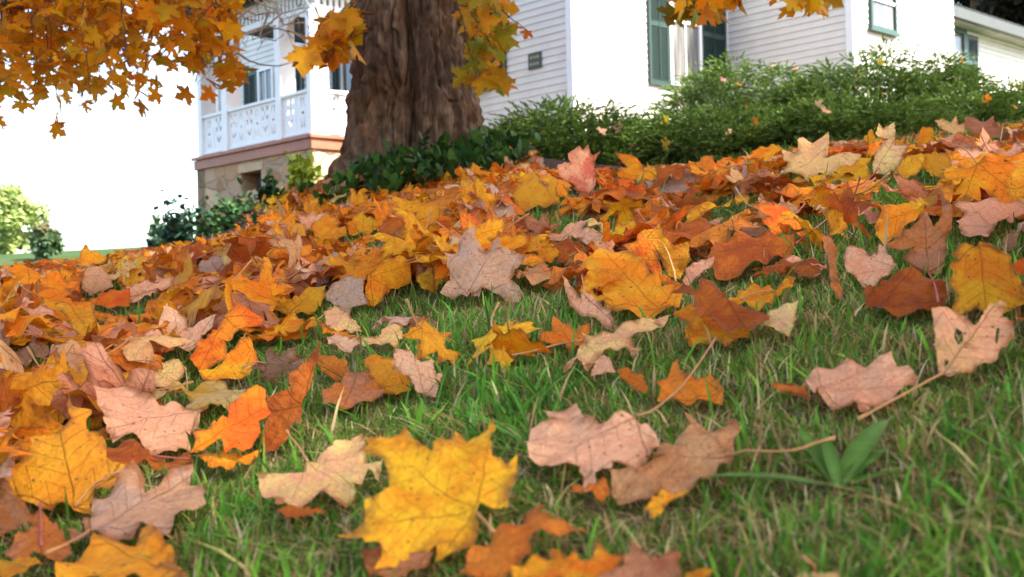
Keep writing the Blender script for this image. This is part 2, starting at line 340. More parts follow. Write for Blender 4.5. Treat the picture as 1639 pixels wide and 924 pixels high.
# tile | colour | label | short name (if a landmark) | base | stem | outline | holes
TRACED = """
G|G|large golden ochre maple leaf with dark specks, beside the grey beige leaf|the large speckled ochre leaf|345 612|345 612 385 560 440 500 560 445|0 440 60 395 130 345 150 300 195 268 290 255 325 215 312 150 318 90 335 160 415 150 390 210 410 270 430 310 470 290 500 400 590 430 570 460 510 500 500 520 440 530 410 560 415 620 340 625 290 600 200 600 130 590 60 545 30 500
G|O|bright orange leaf standing behind the large speckled ochre leaf||260 265||135 165 185 90 200 50 260 35 340 50 430 45 445 130 400 155 335 165 290 230 240 260 170 265 150 300 130 260
G|P|large pale pink leaf lying flat beside a bright red orange leaf|the large flat pink leaf|905 160||430 55 490 50 560 45 600 60 680 110 730 130 800 145 920 140 905 190 935 250 870 265 890 300 850 330 800 370 750 360 690 365 640 310 600 290 550 310 510 330 515 260 470 215 475 160 440 120
G|R|vivid red orange leaf with yellow edges overlapping the large pink leaf|the vivid red orange leaf|880 340||870 270 940 250 1000 200 1050 190 1035 130 1100 90 1170 50 1210 70 1235 190 1180 220 1190 270 1150 320 1110 360 1060 330 1030 345 1010 300 960 320 920 350 870 350 900 300
G|Y|yellow leaf peeking out from under the vivid red orange leaf||||870 360 940 345 1000 365 1110 360 1198 350 1150 400 1080 405 1040 430 950 415 930 385
G|K|rust red leaf curled under the front of the large pink leaf|the curled rust leaf||880 400 700 385|450 380 500 340 560 310 610 310 660 340 700 370 760 380 860 370 900 400 860 425 790 440 700 410 640 390 590 410 520 425 460 405
G|M|dry grey beige leaf with lilac edges beside the large speckled ochre leaf|the dry grey beige leaf|415 722|415 722 340 770 215 830|610 400 655 450 660 545 720 520 790 430 830 430 880 420 860 480 910 470 940 570 880 600 860 640 800 660 770 700 720 720 650 700 610 760 560 740 480 745 410 730 340 760 310 700 390 700 375 655 410 640 430 560 520 520 580 440
G|G|rumpled orange yellow leaf in front of the dry grey beige leaf|the rumpled orange leaf at the corner|||255 870 330 830 420 780 425 740 530 750 620 760 640 700 690 700 760 760 800 810 790 865 740 870 800 890 870 940 255 940
G|S|terracotta pink leaf below the large speckled ochre leaf||||0 450 40 490 60 550 110 580 160 660 80 700 -10 740
G|S|rose brown leaf with a pink stem hanging down its middle||185 600|185 600 188 700 190 795|180 620 260 680 320 770 330 830 260 850 150 820 60 840 20 830 70 740 150 690 140 640
G|G|folded ochre leaf under the rose brown leaf with pink stem||||-10 850 150 830 200 860 120 890 60 930 -10 930
H|Y|big bright yellow maple leaf with a brown streak, lying on grass|the big bright yellow leaf|1025 635|1035 645 1070 680 1110 730|390 705 470 690 530 650 525 590 600 570 640 540 640 460 610 410 530 385 520 360 545 350 515 310 590 300 640 265 680 250 700 215 740 280 800 330 835 370 840 320 930 290 935 250 970 255 990 275 1080 250 1105 215 1120 180 1120 250 1095 310 1110 380 1170 385 1225 350 1222 420 1215 480 1210 510 1175 550 1170 580 1100 590 1060 610 1035 635 1040 720 1020 760 960 800 900 840 835 855 860 800 850 770 790 790 740 830 650 860 575 890 610 830 600 785 530 790 510 745 470 720
H|C|crumpled cream and brown leaf behind the big bright yellow leaf|the crumpled cream leaf|265 410|265 410 230 350 190 300 170 268|35 455 100 470 180 455 240 440 290 385 360 340 400 310 470 275 510 260 520 310 545 350 520 360 530 390 600 425 590 470 540 440 490 490 470 550 440 590 380 560 330 540 290 555 240 600 160 600 120 610 90 560 40 520
H|B|orange leaf edge sticking out under the crumpled cream leaf||||120 612 160 602 240 602 350 620 250 650 170 660
H|K|twisted rust leaf with an upright lobe beside the vivid red orange leaf|the twisted rust leaf|||60 250 90 160 80 100 140 80 180 70 185 0 250 -60 270 -95 300 -110 330 -180 305 -60 290 0 270 60 240 140 240 220 190 240 170 300 120 345 60 345 50 300
H|S|dark purple brown leaf tucked under the big bright yellow leaf||||500 760 530 790 600 785 610 830 640 880 720 830 800 790 850 780 830 850 720 924 560 924 520 850
I|P|pale pink leaf with tiny specks and a long tan stem behind it|the pale pink leaf with a long stem|665 155|665 155 740 130 830 60 900 -10 970 -105 1051 -228|205 80 290 90 370 90 410 150 470 180 530 175 600 160 660 155 690 170 720 205 760 220 770 270 785 300 740 320 710 350 715 390 680 410 660 390 610 380 560 395 545 425 500 420 470 420 460 470 400 475 405 430 390 380 330 385 290 400 250 415 220 380 150 335 110 270 140 240 150 195 230 185 255 150
I|T|folded pinkish tan leaf with a tan stem running over the grass|the folded pinkish tan leaf|1140 345|1140 345 1200 325 1337 330 1450 320 1530 290 1630 262|895 120 930 150 1000 170 1080 205 1110 190 1100 145 1150 155 1170 200 1135 240 1140 340 1080 390 1010 440 940 490 860 510 790 500 740 540 650 545 570 535 540 470 545 425 640 415 720 400 800 362 720 375 705 345 780 310 840 280 850 240 900 220 925 180 910 150
I|O|small orange lobe poking out under the folded pinkish tan leaf||||740 540 790 500 870 510 930 515 800 570 790 600 740 640 705 590
I|B|rust orange scrap under the front of the pale pink leaf||||330 520 360 470 410 480 460 470 500 420 540 500 510 545 470 540 440 500 400 520
I|B|arched terracotta leaf beside the big bright yellow leaf|the arched terracotta leaf|||-150 800 -60 740 0 690 60 660 110 650 125 595 190 575 220 590 205 620 260 650 300 630 340 640 380 680 430 715 350 710 290 700 200 715 140 735 150 790 120 850 60 900 30 930 -200 930 -180 860
I|O|glowing orange leaf with yellow edges at the bottom of the lawn|the glowing orange leaf at the bottom|||60 870 160 830 250 820 245 785 320 820 420 850 470 800 465 770 520 800 620 815 580 870 560 940 60 940
I|S|pinkish brown pointed leaf leaning on the glowing orange leaf||||655 740 690 800 740 830 800 795 880 800 870 850 890 940 470 940 500 890 580 880 620 820
I|Y|small bright yellow leaf tip beside the pinkish brown pointed leaf||||900 910 960 885 1050 880 1000 935 900 935
J|C|cream leaf edge with a red stem at the bottom of the grass|||440 905 410 870 370 840|330 915 430 895 560 900 700 950 330 950
E|C|narrow curled cream leaf lying across the grass|the narrow curled cream leaf|345 395|345 395 230 415 100 450 0 470|250 520 290 460 350 410 350 360 380 345 450 350 520 310 600 300 680 275 785 250 740 290 700 310 660 360 590 385 600 410 645 435 600 460 560 430 500 425 440 450 400 490 370 530 320 490 290 530 260 565
E|P|pink cream leaf with pointed upright lobes behind the narrow curled cream leaf|the pink leaf with pointed lobes|||240 40 270 90 310 140 335 180 350 120 345 60 360 130 400 170 440 215 490 240 500 290 520 320 460 320 420 280 360 270 330 260 280 210 265 140
E|B|orange leaf lobes beside the stem of the narrow curled cream leaf||||130 360 190 330 205 265 270 310 330 345 330 300 390 305 380 350 350 400 290 440 260 400 150 400
E|P|pale orange scrap under the narrow curled cream leaf||||430 455 480 470 510 540 440 550 380 565 400 520
E|B|orange brown scrap in the shade of the narrow curled cream leaf||||510 530 570 520 620 560 630 530 670 620 660 655 600 620 540 570
E|B|orange brown leaf half hidden in grass behind a curved stem|the half hidden orange leaf|||690 600 760 560 800 500 820 460 825 530 870 560 920 570 980 560 1030 600 1050 640 1030 690 960 680 870 685 780 670 710 660 740 620
E|K|dark rust leaf, shrivelled, in front of the arching orange red leaf|the shrivelled dark rust leaf|||760 130 840 110 920 140 930 100 990 80 1030 130 1060 190 1140 210 1260 250 1270 300 1170 330 1120 300 1060 330 980 290 900 230 890 170 830 140
E|O|orange underside of a leaf below the shrivelled dark rust leaf||||790 240 880 210 950 270 1050 290 1170 330 1160 390 1050 400 1000 380 900 430 850 380 860 290
E|Y|long yellow leaf edge beside the shrivelled dark rust leaf||1294 150|1290 150 1200 160 1130 195|1030 175 1100 160 1190 110 1294 130 1360 85 1400 75 1370 120 1310 165 1290 190 1220 240 1140 205 1060 190
C|R|arching orange red leaf strip over the golden leaf, tip pointing up|the arching orange red leaf|||540 660 610 630 630 590 690 640 720 700 740 790 800 830 850 865 780 870 700 800 620 720
C|G|golden leaf standing behind the arching orange red leaf|the standing golden leaf|||630 590 700 570 720 540 760 620 800 660 870 640 870 690 885 730 840 780 830 830 760 800 735 740 715 680
C|G|broad ochre leaf under the arching orange red leaf|the broad ochre leaf|||340 740 440 680 560 660 620 720 690 790 760 860 850 870 830 940 780 980 650 1010 520 990 455 940 440 860 530 830 500 790 400 770
C|Y|small yellow leaf behind the broad ochre leaf||||450 620 500 590 520 550 600 545 640 590 620 640 560 640 540 630 500 660
C|O|orange leaf below the front edge of the broad ochre leaf||||360 800 390 775 500 795 540 830 450 855 380 870 420 900 500 930 400 935 330 880
C|P|pinkish tan ragged leaf in the grass behind the broad ochre leaf||||140 625 230 590 330 520 380 510 350 560 405 565 380 590 440 600 460 630 420 660 310 620 250 650 150 650
C|K|rust leaf lying under the ragged pinkish tan leaf||||200 640 290 625 380 665 330 720 230 740
C|Y|little yellow leaf beside the rust leaf, near the big pinkish grey leaf||||120 680 180 650 240 685 200 740 140 735
C|T|dry tan leaf beside the right edge of the big pinkish grey leaf||||20 800 80 760 150 745 200 785 340 780 300 815 210 830 100 845
C|K|wide reddish rust leaf with a long red stem rising over grass|the wide reddish rust leaf|1390 655|1398 655 1500 575 1650 455 1790 330|960 700 1010 640 1120 595 1230 600 1294 610 1362 600 1372 560 1452 540 1442 580 1392 620 1402 660 1362 710 1290 715 1200 740 1120 800 1010 800 960 740
C|P|pink leaf scrap beside the standing golden leaf||||840 830 860 760 960 720 1000 710 990 750 930 800 860 860
C|D|pinkish red leaf standing upright against the green junipers|the upright pinkish red leaf|380 405||225 255 285 250 280 200 330 165 350 185 375 155 395 215 430 195 405 235 410 290 408 370 380 400 345 430 350 400 300 375 310 350 230 320
C|G|orange yellow leaf with dark spots beside the upright pinkish red leaf|the spotted orange yellow leaf|||0 400 30 360 90 345 105 290 140 340 170 370 185 335 215 360 235 440 225 460 130 465 60 490 20 470
C|O|pointed orange red leaf tilted up in front of the junipers|the pointed orange red leaf|||500 190 560 205 620 230 660 290 665 255 700 280 720 330 690 350 600 340 540 330 490 300 540 290 570 270 540 230
C|M|pinkish mauve leaf in front of the pointed orange red leaf||||650 345 740 360 790 310 850 270 890 300 905 350 860 390 800 400 740 415 690 390
C|O|long orange leaf in front of the pinkish mauve leaf||||780 430 870 410 960 420 970 370 1030 310 1120 340 1130 380 1060 400 1010 440 900 455 800 455
C|B|orange brown double leaf on the rise before the junipers||||890 270 960 205 990 220 1000 260 1040 210 1085 215 1075 270 1020 280 980 300 920 310
C|O|rounded orange leaf against the junipers behind the cream star shaped leaf||||1140 240 1200 180 1260 165 1294 160 1330 180 1294 240 1200 250
C|Y|long yellow curling leaf in the grass above the wide rust leaf|the long yellow curling leaf|||840 540 870 490 960 460 1050 460 1120 410 1200 390 1285 395 1270 410 1180 420 1150 450 1090 440 1040 480 960 490 880 545 845 565
C|P|flat tan pink leaf between the long yellow leaf and the wide rust leaf||||990 575 1130 530 1200 540 1240 570 1294 580 1270 610 1100 600 1010 610
C|T|tan leaf strip beneath the long yellow curling leaf||||820 585 900 550 1040 520 1030 550 940 580 870 600
D|C|large cream star shaped leaf with a pink patch on the crest|the cream star shaped leaf|130 315||105 180 150 215 175 175 170 150 200 120 250 135 290 118 325 95 330 150 320 210 415 190 410 210 490 215 480 235 420 260 370 290 300 300 240 330 200 310 160 320 110 320 90 290 125 260 100 210
D|C|cream yellow leaf standing upright with two pointed lobes|the upright cream yellow leaf|545 310||555 110 575 50 600 75 650 50 655 110 645 150 730 160 700 210 660 290 600 305 545 310 545 260 560 190 600 150 630 125 570 125
D|Y|yellow leaf in front of the cream star shaped leaf||||230 320 320 290 420 265 480 235 540 220 510 260 540 310 530 345 440 345 370 350 310 365 290 340 250 395 255 350
D|Y|yellow orange leaf beside the upright cream yellow leaf||||640 300 680 260 700 220 790 205 800 230 780 290 700 340 680 310
D|G|ochre leaf with a dark torn edge at the top of the grass|the ochre leaf with torn edge|||790 210 900 200 940 250 955 290 920 330 860 325 820 300 780 260
D|C|tan pointed leaf sticking up in front of the juniper on the crest|the tan pointed leaf on the crest|||850 40 890 25 930 60 955 10 970 60 1000 50 1010 100 960 115 920 100 880 85
D|S|wide rose brown leaf on the crest beside the tan pointed leaf||||1000 30 1040 10 1080 35 1140 25 1150 60 1230 85 1220 130 1130 130 1040 110 1000 80
D|D|rose leaf leaning behind the ochre leaf with torn edge||||920 240 950 180 920 150 1010 120 1060 125 1040 180 990 230 940 250
D|P|pink leaf on the rise at the edge of the view||||1160 145 1240 140 1240 90 1291 120 1300 190 1230 190
D|O|orange rose leaf between the upright cream leaf and tan pointed leaf||||760 130 790 70 840 75 850 130 840 190 770 190
D|G|ochre leaf behind the upright cream yellow leaf||||480 150 540 80 560 130 600 130 560 190 500 170
D|Y|curled yellow leaf with a dark crack over the pinkish brown leaf|the cracked yellow leaf|900 430||555 610 560 540 600 470 680 445 760 445 800 410 880 365 910 370 990 335 940 380 930 460 900 430 870 400 860 440 800 470 760 520 700 560 690 590 640 620 600 650
D|S|big crumpled pinkish brown leaf with a red stem hanging down|the big crumpled pinkish brown leaf|820 800|820 800 850 850 870 940|600 660 690 600 810 490 850 560 890 500 880 400 925 440 940 520 930 580 900 620 905 680 890 790 820 805 740 770 690 710 780 650 700 690
D|P|small curled pink leaf beside the big crumpled pinkish brown leaf|the small curled pink leaf|||400 700 430 660 500 665 520 700 560 690 580 640 610 690 650 730 660 760 620 800 560 850 500 860 450 810 410 770
D|S|narrow curled brown leaf standing on edge in the grass|the narrow brown leaf on edge|||290 600 340 610 370 680 365 760 390 860 400 924 370 924 340 870 330 760 310 680
D|P|mauve pink flat leaf above the large yellow speckled leaf|the mauve pink flat leaf|||945 465 1040 435 1130 440 1240 430 1310 440 1310 500 1180 535 1110 630 1060 610 980 580 960 540 1000 490
D|Y|large yellow orange leaf speckled with dark dots, tilted up in grass|the large yellow speckled leaf|1075 645||915 830 940 790 930 750 970 720 930 690 1000 650 1050 665 1070 630 1150 670 1220 690 1230 740 1260 800 1291 880 1291 940 1200 1000 1100 990 1060 960 1030 990 970 1010 930 960 960 900
D|O|orange leaf behind the mauve pink flat leaf||||1080 430 1180 400 1240 390 1250 350 1300 345 1300 430 1200 435 1120 445
D|P|pale pink leaf strip lying behind a broad grass blade||||30 790 80 730 180 715 300 740 330 770 280 800 200 805 100 800
D|K|rust leaf lying in shade under the big crumpled pinkish brown leaf||||500 870 600 830 660 790 740 770 830 800 900 850 920 924 880 960 740 1000 560 970 510 924
F|P|smooth rounded pink leaf half sunk in the grass|the smooth rounded pink leaf|||180 455 250 420 370 375 500 370 610 365 640 350 660 375 730 400 765 430 710 470 690 500 620 540 530 560 520 610 480 615 460 560 440 590 370 600 310 560 240 500
F|K|rust curled rim at the end of the smooth rounded pink leaf||||45 480 120 465 200 490 260 560 230 560 150 520 60 505
F|T|dry tan leaf folded upright like a V with small holes|the dry V shaped tan leaf|885 435|885 435 800 480 720 525 600 590 470 660|835 110 930 95 1000 140 1030 200 1070 170 1120 80 1180 55 1205 70 1190 130 1230 180 1250 245 1180 290 1160 350 1080 380 1010 430 920 445 870 420 860 340 850 220|950 205 985 225 990 270 965 285 945 250;900 355 920 362 915 385 898 385;1155 200 1170 205 1165 270 1152 260
F|C|cream leaf panel standing in grass beside the shrivelled rust leaf||||30 120 100 90 180 65 160 180 130 250 60 200 0 180
B|M|big pinkish grey leaf with dark veins standing in the middle|the big pinkish grey leaf|945 420||820 400 870 340 860 260 845 225 900 220 900 170 950 130 975 110 985 170 1020 215 1080 160 1090 210 1130 215 1150 210 1210 260 1150 300 1130 340 1160 370 1195 410 1160 460 1120 450 1090 400 1030 390 1000 430 960 410 930 430 890 440 860 410
B|Y|small bright yellow leaf beside the big pinkish grey leaf||||720 350 745 310 800 305 855 305 860 350 820 370 800 410 745 380
B|M|grey mauve pointed leaf beside an orange leaf and bright yellow leaf|the grey mauve leaf|340 450||330 430 340 380 420 330 500 340 490 400 515 440 450 470 430 490 370 460
B|M|second grey mauve leaf, set back above the bright yellow leaf||||235 370 250 310 290 270 350 240 370 320 340 360 260 390
B|O|orange leaf tilted between the grey mauve leaf and the yellow leaf|the tilted orange leaf|||505 450 500 390 520 320 590 260 650 240 700 280 700 360 640 390 590 380 580 440 540 460
B|T|tan leaf with a thin upright point behind the tilted orange leaf||||475 310 540 270 535 190 590 240 560 280 520 330
B|Y|bright yellow ragged leaf in front of the grey mauve leaves|the bright yellow ragged leaf|||70 475 130 440 200 420 260 380 330 365 325 430 290 480 250 500 200 500 150 495 80 490
B|O|orange yellow leaf with a dark red stem in the drift||380 215|380 215 430 260 480 310|215 235 280 225 300 190 390 185 380 210 310 250 260 285 230 265
B|O|smooth orange leaf in the drift below the tree bed||||0 200 70 190 110 245 60 270 0 280
B|Y|yellow leaf under the bright yellow ragged leaf||||60 580 130 540 190 500 230 520 250 580 200 610 120 600 30 610
B|C|cream yellow curled leaf beside the central grass patch|the curled cream yellow leaf|||320 480 370 460 430 500 480 550 490 580 430 570 350 560 330 530
B|C|pale cream leaf tip ending in the central grass patch||||480 590 560 600 590 545 660 545 665 610 630 640 560 630 490 630
B|P|pink leaf in front of the curled cream yellow leaf||||325 590 400 585 480 620 440 660 380 640 340 620
B|O|orange band of leaf under the curled cream yellow leaf||||300 530 330 540 430 575 480 610 390 590 320 580
B|S|tiny dark red curled leaf in the central grass patch||||675 550 705 510 740 470 715 515 690 555
B|P|pink star shaped leaf beside the broad green grass blades|the pink star shaped leaf|760 850||630 640 700 660 720 700 800 700 810 760 840 760 810 850 760 860 720 820 690 760 620 730
B|G|yellow orange leaf beneath the pink star shaped leaf||||490 690 560 675 640 700 690 760 700 830 640 850 560 830 520 760
B|B|orange brown leaf beside a thin tan stem in the grass||||280 680 330 670 420 700 430 740 400 790 340 770 300 730
B|S|rose brown flat leaf in front of the pink star shaped leaf|the rose brown flat leaf|||310 830 380 800 440 740 520 760 590 850 480 890 400 910 320 880
B|G|orange yellow pointed leaf standing at the edge of the tree bed||||120 110 150 80 190 55 200 110 230 130 180 160 130 150
B|G|tan yellow star shaped leaf upright beside the tree bed|the tan yellow upright leaf|||260 120 310 70 370 75 390 120 420 110 420 160 350 180 290 165
B|O|large orange pointed leaf upright in front of the tree bed|the large orange upright leaf|||420 110 490 30 500 70 580 90 560 130 500 150 430 150
B|R|glowing orange leaf in the drift below the trunk|the glowing orange drift leaf|||730 90 790 60 880 65 910 100 860 135 790 110
B|T|tan mauve leaf between the two large orange drift leaves||||550 175 610 150 620 100 660 80 690 130 680 180 600 200
B|M|mauve leaf in the drift behind the big pinkish grey leaf||||1000 60 1040 10 1080 20 1160 30 1160 90 1090 90
B|Y|small yellow star leaf behind the top of the pinkish grey leaf||||810 190 820 150 850 180 895 180 870 220 800 240
B|K|rust red leaf behind the top lobe of the pinkish grey leaf||||980 180 1000 120 1060 110 1080 160 1030 210
A|B|orange brown leaf angled across the drift beside a yellow leaf||||705 500 740 430 830 380 880 350 1010 310 940 390 970 420 900 450 860 470 770 500
A|R|large dark veined red orange leaf curled over an orange leaf|the dark veined red orange leaf|||930 720 980 640 1060 580 1130 480 1190 470 1294 500 1294 560 1200 580 1110 640 1130 720 1050 760 980 780
A|O|orange leaf in front of the dark veined red orange leaf||||980 790 1050 770 1140 690 1190 610 1230 620 1280 740 1230 800 1100 830 1000 820
A|C|cream yellow leaf in front of the dark veined red orange leaf|the cream yellow leaf|690 800||690 790 720 760 800 740 860 715 920 770 900 810 850 850 800 880 740 850
A|M|rose grey smooth leaf high in the drift beside the lawn edge|the rose grey smooth leaf|||970 300 980 250 1060 210 1130 215 1120 260 1080 300 1000 300
A|T|tan rounded leaf standing in the drift below the skyline|the tan rounded leaf|||400 370 420 270 500 265 545 320 560 370 440 410
A|R|brick red leaf in front of the tan rounded leaf|the brick red leaf|||440 430 530 390 640 370 640 460 590 470 480 460
A|P|cream pink star leaf with a red stem beside the brick red leaf|the cream pink star leaf|640 440|640 420 700 405 780 380|620 380 690 340 770 340 770 300 810 320 865 315 850 360 770 390 700 430 640 445
A|G|large golden folded leaf standing beside a tuft of grass|the large golden folded leaf|340 445||260 450 330 440 390 470 460 450 470 500 480 570 450 605 370 600 330 570 340 530 300 490
A|G|ochre leaf standing alone against the pale sky on the skyline|the leaf on the skyline|||390 270 395 200 420 155 445 185 530 215 520 245 450 265
A|S|dark brown curled leaf behind the cream pink star leaf||||700 340 730 230 800 250 880 260 860 310 770 340
A|P|pink rose leaf in front of the large golden folded leaf|||390 600 300 560 220 520|210 545 280 560 320 540 390 600 380 620 260 620 220 580
A|M|mauve leaf with upturned lobe beside a grass tuft|the mauve leaf with upturned lobe|||0 730 60 690 130 660 170 590 180 640 240 660 245 700 180 720 100 760 20 770
A|O|square orange leaf below the pink rose leaf||||250 830 270 740 330 720 425 725 380 790 340 830
A|O|large orange spotted leaf behind the large speckled ochre leaf||||210 924 250 850 330 830 440 840 470 900 440 930
A|G|long orange yellow leaf under a tuft of green grass||||440 680 560 690 640 710 560 735 480 735
A|R|bright red orange leaf beside the cream yellow leaf||||620 760 680 700 760 660 800 665 760 720 700 740
A|O|orange leaf at the edge of the view beside the mauve leaf||||-10 640 60 620 140 610 80 660 20 680
A|O|orange ochre leaf low on the slope near the distant lawn||||10 360 60 310 120 330 190 370 110 390 30 380
A|T|tan pink folded leaf behind the large golden folded leaf||||200 330 240 375 310 430 240 450 220 400
A|Y|yellow leaf behind the orange brown angled leaf||||950 380 1030 310 1060 330 1070 380 1030 415 970 405
A|Y|bright yellow leaf high in the drift beside the rose grey leaf||||1090 310 1190 290 1260 330 1230 400 1150 410 1110 360
A|O|orange leaf leaning behind the bright yellow drift leaf||||1100 290 1150 230 1210 180 1235 250 1180 280
""".strip().split('\n')
def resample(P, step):
    P = np.vstack([P, P[:1]]); d = np.hypot(*np.diff(P, axis=0).T); out = []
    for i in range(len(P)-1):
        n = max(1, int(round(d[i]/step)))
        for k in range(n): out.append(P[i] + (P[i+1]-P[i])*k/n)
    return np.array(out)
def seg_dist(Q, P):
    A = P; B = np.roll(P, -1, 0); best = np.full(len(Q), 1e9)
    for a, b in zip(A, B):
        ab = b-a; t = np.clip(((Q-a)@ab)/max(ab@ab, 1e-12), 0, 1); best = np.minimum(best, np.hypot(*(Q-(a+t[:, None]*ab)).T))
    return best
def triangulate(P, step, holes=()):
    """P outline (n,2); returns vertices, triangles inside"""
    lo, hi = P.min(0), P.max(0)
    gx, gy = np.meshgrid(np.arange(lo[0], hi[0], step), np.arange(lo[1], hi[1], step*.87))
    gx = gx + (np.arange(gx.shape[0]) % 2)[:, None]*step/2
    g = np.stack([gx.ravel(), gy.ravel()], 1)
    g = g[inside(P, g)]
    if len(g): g = g[seg_dist(g, P) > step*.45]
    for h in holes:
        if len(g): g = g[~inside(h, g)]
    pts = [Vector(p) for p in P]; faces = [list(range(len(P)))]; edges = []
    for h in holes:
        s = len(pts); pts += [Vector(p) for p in h]; edges += [(s+i, s+(i+1) % len(h)) for i in range(len(h))]
    pts += [Vector(p) for p in g]
    v, _, f, *_ = delaunay_2d_cdt(pts, edges, faces, 1, 1e-6)
    v = np.array([tuple(p) for p in v]); f = [t for t in f if len(t) == 3]
    f = np.array(f, int)
    if len(holes) and len(f):
        c = v[f].mean(1); m = np.ones(len(f), bool)
        for h in holes: m &= ~inside(h, c)
        f = f[m]
    return v, f
def jag(P, amp):
    """small uneven teeth along an outline"""
    Q = P.copy(); nx = np.roll(P, -1, 0) - np.roll(P, 1, 0); nrm = np.stack([nx[:, 1], -nx[:, 0]], 1); nrm /= np.maximum(np.hypot(*nrm.T), 1e-9)[:, None]
    return Q + nrm*rng.normal(0, amp, len(P))[:, None]
def lumps(x, y, s, k):
    return (np.sin(x*k+s*5.1)*np.cos(y*k*1.13+s*3.3) + .6*np.sin(x*k*1.9+y*k*1.3+s*9.7) + .35*np.sin(y*k*3.1-x*k*2.2+s*2.9))
LANDMARKS = []      # (px, py, short)
LEAFV = []          # vertices of every ground leaf (for the grass to bend under)
FRONTL = np.zeros((470, 830), np.float32) + 99
FRONT = np.zeros((470, 830), np.float32) + 99   # half-size map: depth of the traced leaf standing there
def leaf_colors(n, key, edge, jit=.10, swap=.08):
    c1, c2 = (np.array(c) for c in PAL[key]); s = rng.random()
    k = 1 + rng.normal(0, jit); h = 1 + rng.normal(0, jit*.7)
    f = lambda c, a: np.concatenate([np.repeat((np.clip(c*k*np.array([1, h, h]), .01, .82))[None], n, 0), np.asarray(a)[:, None]], 1)
    if swap == 0 and rng.random() < .6: c2 = np.array(PAL[{'Y': 'O', 'O': 'Y', 'R': 'O', 'K': 'B', 'P': 'P', 'C': 'P', 'T': 'P', 'M': 'T', 'S': 'B', 'D': 'P', 'G': 'O', 'B': 'O'}[key]][0])*.6 + c2*.4
    if rng.random() < swap: c2 = np.array(PAL[rng.choice(list('YORKG'))][0])
    return {'c1': f(c1, edge), 'c2': f(c2, np.full(n, s))}
def make_stem(pts, rad, root, red):
    mb = MB(); P = [Vector(p) for p in pts]
    fine = []
    for i in range(len(P)-1):
        p0, p1, p2, p3 = P[max(i-1, 0)], P[i], P[i+1], P[min(i+2, len(P)-1)]
        for k in range(4):
            t = k/4; fine.append(.5*((2*p1) + (p2-p0)*t + (2*p0-5*p1+4*p2-p3)*t*t + (3*p1-p0-3*p2+p3)*t**3))
    fine.append(P[-1]); n = len(fine)
    tube(mb, fine, [rad*(1.0 + (.6 if i > n-3 else 0) + (.3 if i < 2 else 0)) for i in range(n)], 6)
    o = mb.build('stem', M['stem_red'] if red else M['stem'], None, smooth=True); return keep(o, root)
def leaf_object(V, F_, uv, attrs, loc, M_=None):
    root = mesh_np('maple_leaf', V - loc, [F_], M['leaf'], attrs, uv, smooth=True); root.location = loc
    return root
traced_info = []
ZMAP = np.full((470, 830), 99.0)
PRI = {'arching orange red leaf strip': 75, 'dark rust leaf, shrivelled': 60, 'narrow curled cream leaf lying': 60, 'vivid red orange leaf': 25, 'large cream star': 12, 'upright pinkish red': 15, 'curled yellow leaf with': 20}
def prio(ln):
    c = ln.split('|'); return tp(c[0], c[6])[:, 1].max() + sum(v for k, v in PRI.items() if c[2].startswith(k)) - (25 if 'under ' in c[2] else 0)
